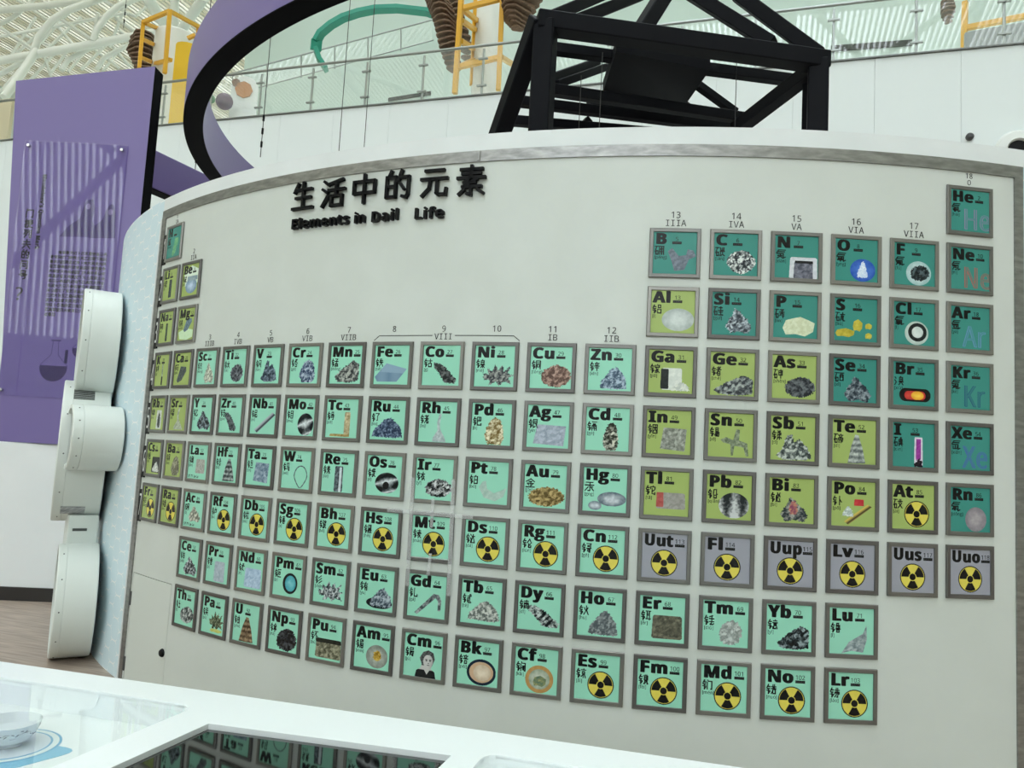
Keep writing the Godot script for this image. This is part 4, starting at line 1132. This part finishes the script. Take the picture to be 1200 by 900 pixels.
func tapes() -> void:
	for q in [[485.5, 560, 479, 686, 0.021], [532.5, 562, 527, 698, 0.021], [456, 597, 556, 606, 0.02], [509, 584, 507, 618, 0.016], [506, 648, 503, 674, 0.016], [484, 652, 530, 656, 0.006]]:
		var a := on_wall(q[0], q[1])
		var b := on_wall(q[2], q[3])
		var m := wall_frame((a.x + b.x) * 0.5, (a.y + b.y) * 0.5, 0.0142)
		var len := Vector2((b.x - a.x) * RW, b.y - a.y)
		var st := st_new()
		box(st, Vector3.ZERO, Vector3(len.length(), q[4], 0.0008), Basis(Vector3.BACK, len.angle()))
		var o := obj("clear_tape", st, M.tape)
		o.transform = m
		tag(o, ["long clear tape strip down the left edges of tiles Ir and Mt", "long clear tape strip down the right edges of tiles Ir and Mt", "clear tape strip laid crosswise between tiles Ir and Mt", "short upright clear tape strip joining tiles Ir and Mt", "short upright clear tape strip joining tiles Mt and Gd", "narrow clear tape edge along the bottom of tile Mt"][[485.5, 532.5, 456, 509, 506, 484].find(q[0])], "tape", "clear tape on the tiles")

# =============================================================== purple ring, band and board
func purple_things() -> void:
	var ring := thing("purple_ring", "purple curved ring with black underside hanging over the round wall", "ring")
	var st := st_new()
	arc_slab(st, 4.665, 4.835, -2.0, 0.17, 4.4, 4.85)
	obj("band", st, M.purple, ring)
	st = st_new()
	arc_slab(st, 4.666, 4.834, -2.0, 0.17, 4.388, 4.3999)
	obj("underside", st, M.black_edge, ring)
	var band := thing("purple_band", "dark purple straight band with black underside between board and ring", "band")
	st = st_new()
	bar(st, Vector3(-5.55, 4.625, -2.9), Vector3(-5.36, 4.625, -5.6), 0.17, 0.45)
	obj("band", st, M.purple, band)
	st = st_new()
	bar(st, Vector3(-5.55, 4.393, -2.9), Vector3(-5.36, 4.393, -5.6), 0.168, 0.012)
	obj("underside", st, M.black_edge, band)
	# low white wall with skirting
	var wa := Vector3(-9.4, 0, -0.36)
	var wb := Vector3(-3.75, 0, -2.545)
	var dir := (wb - wa).normalized()
	var nrm := Vector3(-dir.z, 0, dir.x)
	if nrm.z < 0.0:
		nrm = -nrm
	var low := Node3D.new(); low.name = "wall_low"; add_child(low)
	structure(low, "low white plaster wall under the purple board", "wall")
	st = st_new()
	var bs := Basis(dir, Vector3.UP, dir.cross(Vector3.UP))
	box(st, (wa + wb) * 0.5 - nrm * 0.16 + Vector3(0, 0.71, 0), Vector3((wb - wa).length(), 1.42, 0.3), bs, 0.01)
	obj("wall_body", st, M.plaster, low)
	st = st_new()
	box(st, (wa + wb) * 0.5 + Vector3(0, 0.06, 0), Vector3((wb - wa).length(), 0.12, 0.02), bs, 0.003)
	structure(obj("baseboard_left", st, M.skirting), "black skirting board at the foot of the low white wall", "skirting")
	# purple board standing on the low wall
	var bn := Vector3(sin(0.3), 0, cos(0.3))
	var bp := Vector3(-4.45, 0, -2.235)
	var board := thing("purple_board", "tall purple board with black edges standing on the low white wall", "board")
	var c := [on_plane(0, 517, bp, bn), on_plane(95, 522, bp, bn), on_plane(182, 78, bp, bn), on_plane(19, 95, bp, bn)]
	var bx := Vector3(bn.z, 0, -bn.x)
	var fr := Transform3D(Basis(bx, Vector3.UP, bn), bp)
	var inv := fr.affine_inverse()
	var l := []
	for q in c:
		l.append(inv * q)
	# the right edge goes on down behind the drums
	var right := (l[2].x as float)
	var bottom := (l[0].y as float)
	var poly := PackedVector2Array([Vector2(l[0].x - 0.02, bottom), Vector2(right, bottom), Vector2(right, l[2].y), Vector2(l[3].x, l[3].y)])
	st = st_new()
	prism(st, poly, 0.004, fr)
	obj("purple_face", st, M.purple, board)
	st = st_new()
	prism(st, poly, 0.17, fr * Transform3D(Basis(), Vector3(0, 0, -0.171)))
	obj("black_core", st, M.black_edge, board)
	# acrylic sheet with the print behind it
	var ac := [inv * on_plane(30, 172, bp, bn), inv * on_plane(152, 165, bp, bn), inv * on_plane(-2, 463, bp, bn)]
	var x0: float = (ac[0].x + ac[2].x) * 0.5
	var x1: float = ac[1].x
	var y0: float = ac[2].y
	var y1: float = (ac[0].y + ac[1].y) * 0.5
	var sign := thing("acrylic_sign", "clear acrylic sign sheet with printed text and flasks on the purple board", "sign")
	st = st_new()
	quad_uv(st, [fr * Vector3(x0, y0, 0.007), fr * Vector3(x1, y0, 0.007), fr * Vector3(x1, y1, 0.007), fr * Vector3(x0, y1, 0.007)], [Vector2(0, 1), Vector2(1, 1), Vector2(1, 0), Vector2(0, 0)])
	var pm := mat(Color.WHITE, 0.7, 0.0, 0.2)
	pm.albedo_texture = ImageTexture.create_from_image(sign_print((y1 - y0) / (x1 - x0)))
	obj("print", st, pm, sign)
	var xs: float = lerpf(x0, x1, 0.19)
	for s in [[x0, xs - 0.004], [xs + 0.004, x1]]:
		st = st_new()
		box(st, fr * Vector3((s[0] + s[1]) * 0.5, (y0 + y1) * 0.5, 0.028), Vector3(s[1] - s[0], y1 - y0, 0.008), fr.basis)
		obj("acrylic_sheet", st, M.acrylic, sign)
	for q in [Vector2(x0 + 0.04, y0 + 0.05), Vector2(x1 - 0.05, y0 + 0.05), Vector2(x0 + 0.04, y1 - 0.05), Vector2(x1 - 0.05, y1 - 0.05)]:
		st = st_new()
		lathe(st, [Vector2(0.016, 0), Vector2(0.016, 0.032), Vector2(0.012, 0.036), Vector2(0, 0.036)], 12, fr * Transform3D(Basis(Vector3.RIGHT, PI / 2), Vector3(q.x, q.y, 0.006)))
		obj("standoff", st, M.chrome, sign)

# the seven characters of the vertical line on the sign
const SIGN := ["14,4 26,16/8,26 8,96/36,10 90,10 90,92 76,92", "4,24 36,24/20,2 20,92 10,86/4,64 38,50/44,14 96,14/70,2 70,70/50,28 88,28 88,54 50,54/42,40 98,40/50,70 40,94/56,84 98,94", "6,8 56,8/30,10 4,54/22,28 52,28 12,92/24,50 38,62/70,12 70,68/92,4 92,92 78,88", "14,24 86,24/4,52 96,52/50,2 50,52 8,96/50,52 94,96", "24,2 16,20/8,22 42,22 42,90 8,90 8,22/8,54 42,54/64,2 52,36/60,24 92,24 90,84 84,94 70,90/60,46 74,64", "14,4 26,16/8,26 8,96/36,10 90,10 90,92 76,92/32,40 66,40 66,70 32,70 32,40", "24,4 76,4 76,32 24,32 24,4/4,48 96,48/36,48 30,64 80,64 74,90 56,94"]
func sign_print(aspect: float) -> Image:
	var w := 560
	var h := int(w * aspect)
	var im := Image.create(w, h, false, Image.FORMAT_RGB8)
	var bg := rgb(112, 98, 158)
	im.fill(bg)
	var ink := rgb(16, 14, 24)
	var f := Vector2(w, h)
	# two dark busts
	for b in [[[0.42, 0.375], [0.5, 0.33], [0.6, 0.3], [0.62, 0.26], [0.65, 0.225], [0.71, 0.22], [0.74, 0.26], [0.72, 0.3], [0.75, 0.33], [0.74, 0.37]], [[0.7, 0.375], [0.72, 0.335], [0.82, 0.3], [0.84, 0.265], [0.88, 0.235], [0.92, 0.24], [0.94, 0.28], [0.95, 0.33], [0.96, 0.37]]]:
		var p := PackedVector2Array()
		for q in b:
			p.append(Vector2(q[0], q[1]) * f)
		fill_polys(im, [p], rgb(70, 56, 112))
	for b in [[0.67, 0.25, 0.03], [0.89, 0.268, 0.03]]:
		var p := PackedVector2Array()
		for i in 10:
			p.append(Vector2(b[0], b[1]) * f + Vector2(cos(TAU * i / 10) * 0.8, sin(TAU * i / 10)) * b[2] * w)
		fill_polys(im, [p], rgb(138, 124, 176))
	# flasks
	for b in [[0.5, 0.885, 0.13], [0.74, 0.81, 0.08]]:
		var c := Vector2(b[0], b[1]) * f
		var r: float = b[2] * w
		var p := PackedVector2Array()
		for i in 25:
			var a := -0.15 + (PI + 0.3) * i / 24.0
			p.append(c + Vector2(cos(a), sin(a)) * r)
		fill_polys(im, [p], rgb(52, 36, 90))
		for s in [-1, 1]:
			draw_line_img(im, c + Vector2(s * r * 0.25, -r * 0.95), c + Vector2(s * r * 0.2, -r * 2.0), 4.0, rgb(82, 68, 124))
			draw_line_img(im, c + Vector2(s * r, -r * 0.15), c + Vector2(s * r * 0.25, -r * 0.95), 4.0, rgb(82, 68, 124))
		draw_line_img(im, c + Vector2(-r * 0.3, -r * 2.0), c + Vector2(r * 0.3, -r * 2.0), 8.0, rgb(70, 56, 110))
	draw_line_img(im, Vector2(0.61, 0.82) * f, Vector2(0.61, 0.86) * f, 16.0, rgb(44, 32, 80))
	# vertical title, its English line, and the small paragraph
	for i in SIGN.size():
		var o := Vector2(0.075, 0.272 + i * 0.0405) * f
		for q in SIGN[i].split("/"):
			var pts := []
			for t in q.split(" "):
				var c: PackedStringArray = t.split(",")
				pts.append(o + Vector2(float(c[0]), float(c[1])) * 0.01 * Vector2(0.078, 0.085) * w)
			for k in pts.size() - 1:
				draw_line_img(im, pts[k], pts[k + 1], 7.5, ink)
	draw_text(im, "?", Vector2(0.06, 0.63) * f, 0.17 * w, ink, sans_rid, 1.0, 1.0)
	draw_text(im, "Mendeleev's Question Mark", Vector2(0.2, 0.13) * f, 0.054 * w, ink, bold_rid, 0.96, 1.6, true)
	var rng := RandomNumberGenerator.new(); rng.seed = 5
	var keys := STROKES.keys()
	for row in 14:
		var n := 15 if row != 13 else 3
		for k in n:
			if row == 0 and k < 2:
				continue
			var r := Rect2(Vector2(0.36 + k * 0.0362, 0.43 + row * 0.0188) * f, Vector2(0.03 * w, 0.03 * w))
			var s: String = STROKES[keys[rng.randi() % keys.size()]]
			draw_strokes(im, s.substr(1), r, 3.2, ink)
	return im

# =============================================================== black steel frame behind the wall
func steel_frame() -> void:
	var t := thing("steel_frame", "large black box-section steel frame standing behind the round wall", "frame")
	var y := 6.2
	var tl := on_y(640, 27, y)
	var tr := on_y(959, 72, y)
	var w := 0.22
	var parts := []
	parts.append(["post", tl, Vector3(tl.x, 0, tl.z), w, w])
	parts.append(["post", tr, Vector3(tr.x, 0, tr.z), w, w])
	parts.append(["top_beam", tl - (tr - tl).normalized() * 0.1, tr + (tr - tl).normalized() * 0.1, w, 0.2])
	var dl := (tl - EYE).dot(-cam_basis.z)
	var dr := (tr - EYE).dot(-cam_basis.z)
	for q in [["leg", 633, 22, dl, 574, 190, dl + 0.9, 0.2], ["brace", 962, 66, dr, 862, -8, dr + 0.7, 0.16], ["brace", 905, 52, dr, 806, -10, dr + 0.6, 0.15], ["brace", 748, 42, dl + 0.3, 782, -12, dl + 0.6, 0.17], ["brace", 640, 22, dl, 706, -6, dl + 0.9, 0.13], ["brace", 660, 30, dl + 0.2, 752, -6, dl + 1.2, 0.13],
			["rear_beam", 640, 56, dl + 1.3, 936, 95, dr + 1.3, 0.13], ["lower_beam", 636, 104, dl + 1.1, 880, 140, dr + 1.5, 0.13], ["lower_beam", 610, 119, dl + 1.4, 872, 152, dr + 1.9, 0.12], ["lower_beam", 596, 141, dl + 1.7, 770, 156, dl + 2.2, 0.12],
			["brace", 958, 78, dr + 0.1, 862, 152, dr + 1.5, 0.17], ["brace", 946, 80, dr + 0.3, 944, 175, dr + 0.4, 0.1], ["brace", 818, 100, dr + 1.6, 862, 132, dr + 1.8, 0.1], ["brace", 800, 122, dr + 1.9, 832, 146, dr + 2.0, 0.1], ["brace", 646, 91, dl + 1.4, 700, 72, dl + 2.6, 0.1], ["brace", 652, 99, dl + 1.4, 712, 78, dl + 2.6, 0.1],
			["brace", 690, 140, dl + 2.4, 676, 156, dl + 2.3, 0.1], ["brace", 690, 122, dl + 2.2, 758, 131, dl + 2.6, 0.14]]:
		parts.append([q[0], at(q[1], q[2], q[3]), at(q[4], q[5], q[6]), q[7], q[7]])
	for q in parts:
		var st := st_new()
		bar(st, q[1], q[2], q[3], q[4])
		obj(q[0], st, M.black_paint, t)
	# plated middle piece
	var st := st_new()
	var a := [at(722, 60, dl + 1.0), at(832, 82, dl + 1.2), at(801, 126, dl + 2.4), at(706, 110, dl + 2.2)]
	var up := Vector3(0, 0.18, 0)
	quad(st, a[0], a[3], a[2], a[1]); quad(st, a[0] + up, a[1] + up, a[2] + up, a[3] + up)
	for i in 4:
		quad(st, a[i], a[(i + 1) % 4], a[(i + 1) % 4] + up, a[i] + up)
	obj("plate", st, M.black_paint, t)

# =============================================================== white drums on the cladding
func radial(th: float, y: float, off: float) -> Transform3D:   # local y points out of the wall
	return Transform3D(Basis(Vector3.UP, th) * Basis(Vector3.RIGHT, PI / 2), pol(RW + off, th, y))

func drum(t: Node3D, called: String, th: float, y: float, off: float, r: float, d: float, turn: float) -> Transform3D:
	var f := radial(th, y, off)
	f.basis = Basis(Vector3.UP, turn) * f.basis
	var st := st_new()
	lathe(st, [Vector2(0, 0), Vector2(r - 0.004, 0), Vector2(r, 0.006), Vector2(r, d * 0.78), Vector2(r - 0.004, d * 0.785), Vector2(r, d * 0.79), Vector2(r, d - 0.008), Vector2(r - 0.006, d), Vector2(r - 0.03, d), Vector2(r - 0.034, d - 0.05)], 56, f)
	var o := obj(called, st, M.pod, t)
	st = st_new()
	lathe(st, [Vector2(r - 0.034, d - 0.05), Vector2(0, d - 0.05)], 40, f)
	obj("front_face", st, M.lens, o)
	for k in 5:   # screws in the front band
		st = st_new()
		var a := 0.5 + k * 0.55
		lathe(st, [Vector2(0.005, 0), Vector2(0.004, 0.002), Vector2(0, 0.002)], 6, f * Transform3D(Basis(), Vector3(r * sin(a), d * 0.87, -r * cos(a))) * Transform3D(Basis(Vector3.UP, 0.0) * Basis(Vector3.BACK, -PI / 2) , Vector3.ZERO))
		obj("screw", st, M.pod_dark, o)
	return f

func drums() -> void:
	var u := thing("wall_drum", "upper white drum mounted on the pale blue cladding", "drum")
	drum(u, "drum_body", -0.675, 2.185, 0.012, 0.405, 0.245, -0.055)
	var f := wall_frame(-0.663, 1.8)
	var st := st_new()
	box(st, f * Vector3(0.02, 0.0, 0.11), Vector3(0.2, 0.26, 0.15), f.basis, 0.006)
	obj("neck_box", st, M.pod, u)
	var m := thing("wall_drum", "widest white drum with vents and a small drum, between upper and lower drums", "drum")
	var g := drum(m, "wide_drum", -0.69, 1.405, 0.012, 0.51, 0.3, -0.06)
	for k in 7:
		st = st_new()
		var a := 0.58 + k * 0.032
		box(st, g * Vector3(0.512 * sin(a), 0.17, -0.512 * cos(a)), Vector3(0.007, 0.13, 0.004), g.basis * Basis(Vector3.UP, -a))
		obj("vent_slit", st, M.pod_dark, m)
	st = st_new()
	box(st, g * Vector3(0.511 * sin(2.5), 0.17, -0.511 * cos(2.5)), Vector3(0.085, 0.15, 0.004), g.basis * Basis(Vector3.UP, -2.5))
	obj("sticker", st, M.label_grey, m)
	drum(m, "small_drum", -0.59, 1.505, 0.006, 0.222, 0.31, -0.06)
	f = wall_frame(-0.655, 0.83)
	st = st_new()
	box(st, f * Vector3(0, 0, 0.13), Vector3(0.2, 0.26, 0.19), f.basis, 0.006)
	obj("lower_box", st, M.pod, m)
	st = st_new()
	box(st, f * Vector3(0.102, 0.03, 0.15), Vector3(0.004, 0.018, 0.09), f.basis)
	obj("slot", st, M.pod_dark, m)
	var l := thing("wall_drum", "lower white drum resting on the wood floor", "drum")
	drum(l, "drum_body", -0.63, 0.385, 0.025, 0.382, 0.245, -0.105)

# =============================================================== showcase table in front
func rounded(pts: Array, r: float) -> PackedVector2Array:
	var out := PackedVector2Array()
	for i in pts.size():
		var p: Vector2 = pts[i]
		var a: Vector2 = (pts[(i - 1 + pts.size()) % pts.size()] - p).normalized() * r
		var b: Vector2 = (pts[(i + 1) % pts.size()] - p).normalized() * r
		for t in [0.0, 0.25, 0.5, 0.75, 1.0]:
			out.append((p + a).lerp(p, t).lerp(p.lerp(p + b, t), t))
	return out

const TY := 0.72
func plan(u: float, v: float) -> Vector2:
	var p := on_y(u, v, TY)
	return Vector2(p.x, p.z)

func flat_xf(y: float) -> Transform3D:   # polygon (x, z) laid flat, extruded downwards from y
	return Transform3D(Basis(Vector3.RIGHT, Vector3.BACK, Vector3.DOWN), Vector3(0, y, 0))

func hole(parent: CSGCombiner3D, poly: PackedVector2Array, top: float, depth: float) -> void:
	var c := CSGPolygon3D.new(); c.name = "hole"
	c.polygon = poly; c.mode = CSGPolygon3D.MODE_DEPTH; c.depth = depth
	c.operation = CSGShape3D.OPERATION_SUBTRACTION
	# CSGPolygon3D extrudes along -z of its own frame: x -> x, y -> z, so -z -> down
	c.transform = Transform3D(Basis(Vector3.RIGHT, Vector3.BACK, Vector3.DOWN), Vector3(0, top - depth, 0))
	parent.add_child(c, true)

func case_table() -> void:
	var t := thing("showcase_table", "long white showcase table with glass-topped cases and a dark screen", "table")
	var zb := func(x: float) -> float: return 1.26 - 0.0625 * x
	var outline := PackedVector2Array([Vector2(-2.3, zb.call(-2.3)), Vector2(2.6, zb.call(2.6)), Vector2(2.6, 2.75), Vector2(-2.3, 2.75)])
	var slant := func(x: float, z: float) -> Vector2: return Vector2(x + (z - 1.45) * 0.0, z)
	var c1 := rounded([Vector2(-1.9, 1.52), Vector2(-0.272, 1.418), Vector2(-0.272, 2.3), Vector2(-1.9, 2.3)], 0.07)
	var c2 := PackedVector2Array([Vector2(-0.144, 1.525), Vector2(0.575, 1.443), Vector2(0.585, 2.3), Vector2(-0.15, 2.3)])
	var c3 := rounded([Vector2(0.655, 1.385), Vector2(2.3, 1.30), Vector2(2.3, 2.3), Vector2(0.665, 2.3)], 0.05)
	# top as strips round the openings, one mesh
	var top := CSGCombiner3D.new(); top.name = "table_top"
	var slab := CSGPolygon3D.new(); slab.name = "slab"
	slab.polygon = outline; slab.depth = 0.05
	slab.transform = Transform3D(Basis(Vector3.RIGHT, Vector3.BACK, Vector3.DOWN), Vector3(0, TY - 0.05, 0))
	top.add_child(slab)
	for c in [c1, c2, c3]:
		hole(top, c, TY + 0.02, 0.12)
	top.material_override = M.table
	t.add_child(top)
	var st := st_new()
	var body := PackedVector2Array([outline[0] + Vector2(0.04, 0.05), outline[1] + Vector2(-0.04, 0.05), outline[2] + Vector2(-0.04, -0.05), outline[3] + Vector2(0.04, -0.05)])
	for i in 4:
		var a := body[i]
		var b := body[(i + 1) % 4]
		bar(st, Vector3(a.x, TY * 0.5 - 0.03, a.y), Vector3(b.x, TY * 0.5 - 0.03, b.y), 0.03, TY - 0.062)
	obj("base_panel", st, M.table, t)
	# cases
	for c in [c1, c3]:
		st = st_new()
		prism(st, c, 0.006, flat_xf(TY - 0.004))
		obj("case_glass", st, M.case_glass, t)
		st = st_new()
		prism(st, c, 0.02, flat_xf(TY - 0.08))
		obj("case_floor", st, M.tablein, t)
		st = st_new()
		for i in c.size():
			var a: Vector2 = c[i]
			var b: Vector2 = c[(i + 1) % c.size()]
			quad(st, Vector3(a.x, TY - 0.08, a.y), Vector3(b.x, TY - 0.08, b.y), Vector3(b.x, TY - 0.05, b.y), Vector3(a.x, TY - 0.05, a.y))
		obj("case_side", st, M.table, t)
	# screen, set in a black bezel
	st = st_new()
	prism(st, c2, 0.03, flat_xf(TY - 0.016))
	obj("screen_bezel", st, M.bezel, t)
	st = st_new()
	var s2 := PackedVector2Array([Vector2(-0.132, 1.537), Vector2(0.563, 1.457), Vector2(0.573, 2.288), Vector2(-0.138, 2.288)])
	prism(st, s2, 0.004, flat_xf(TY - 0.0115))
	obj("screen_glass", st, M.screen, t)
	# printed blue card with a round mark under the bowl
	var yb := TY - 0.08
	var ctr := on_y(9, 873, yb + 0.003)
	var card := thing("printed_card", "blue printed card with a round white plate mark under the bowl", "card")
	st = st_new()
	prism(st, rounded([Vector2(ctr.x - 0.3, ctr.z - 0.04), Vector2(ctr.x + 0.2, ctr.z - 0.06), Vector2(ctr.x + 0.12, ctr.z + 0.2), Vector2(ctr.x - 0.3, ctr.z + 0.2)], 0.05), 0.0015, flat_xf(yb + 0.0016))
	obj("card", st, mat(rgb(120, 186, 214), 0.5), card)
	for q in [["outer_mark", 0.135, rgb(96, 168, 204), 0.0019], ["white_ring", 0.128, rgb(222, 234, 232), 0.0022], ["inner_mark", 0.112, rgb(96, 168, 204), 0.0025], ["plate_mark", 0.106, rgb(214, 224, 230), 0.0028]]:
		var p := PackedVector2Array()
		for i in 40:
			p.append(Vector2(ctr.x, ctr.z) + Vector2(cos(TAU * i / 40), sin(TAU * i / 40)) * q[1])
		st = st_new()
		prism(st, p, 0.0003, flat_xf(yb + q[3]))
		obj(q[0], st, mat(q[2], 0.5), card)
	var bowl := thing("porcelain_bowl", "white porcelain bowl with a thin dark twig pattern inside the glass case", "bowl", "", Transform3D(Basis().scaled(Vector3(1.33, 1.0, 1.33)), Vector3(ctr.x, yb + 0.003, ctr.z)))
	st = st_new()
	lathe(st, [Vector2(0, 0.002), Vector2(0.026, 0.0), Vector2(0.028, 0.006), Vector2(0.042, 0.018), Vector2(0.053, 0.038), Vector2(0.06, 0.066), Vector2(0.0585, 0.0675), Vector2(0.051, 0.04), Vector2(0.04, 0.021), Vector2(0.02, 0.012), Vector2(0, 0.011)], 40, Transform3D())
	obj("body", st, mat(rgb(226, 234, 234), 0.2), bowl)
	var rng := RandomNumberGenerator.new(); rng.seed = 9
	var inkm := mat(rgb(60, 64, 70), 0.4)
	st = st_new()
	for k in 9:
		var a0 := k * TAU / 9.0
		var pts := []
		for i in 6:
			var h := 0.03 + 0.009 * sin(i * 1.3 + k) + 0.012
			var r := lerpf(0.0485, 0.0608, (h - 0.028) / 0.038)
			var a := a0 + i * 0.16
			pts.append(Vector3(cos(a) * r, h, sin(a) * r))
		tube(st, pts, 0.001, 4)
		for i in 4:
			var h := 0.034 + rng.randf() * 0.022
			var a := a0 + 0.1 + i * 0.15
			var h2 := h + rng.randf_range(-0.006, 0.006)
			tube(st, [Vector3(cos(a) * lerpf(0.0508, 0.0605, (h - 0.033) / 0.033), h, sin(a) * lerpf(0.0508, 0.0605, (h - 0.033) / 0.033)), Vector3(cos(a + 0.09) * lerpf(0.0508, 0.0605, (h2 - 0.033) / 0.033), h2, sin(a + 0.09) * lerpf(0.0508, 0.0605, (h2 - 0.033) / 0.033))], 0.0013, 4)
	obj("twig_pattern", st, inkm, bowl)
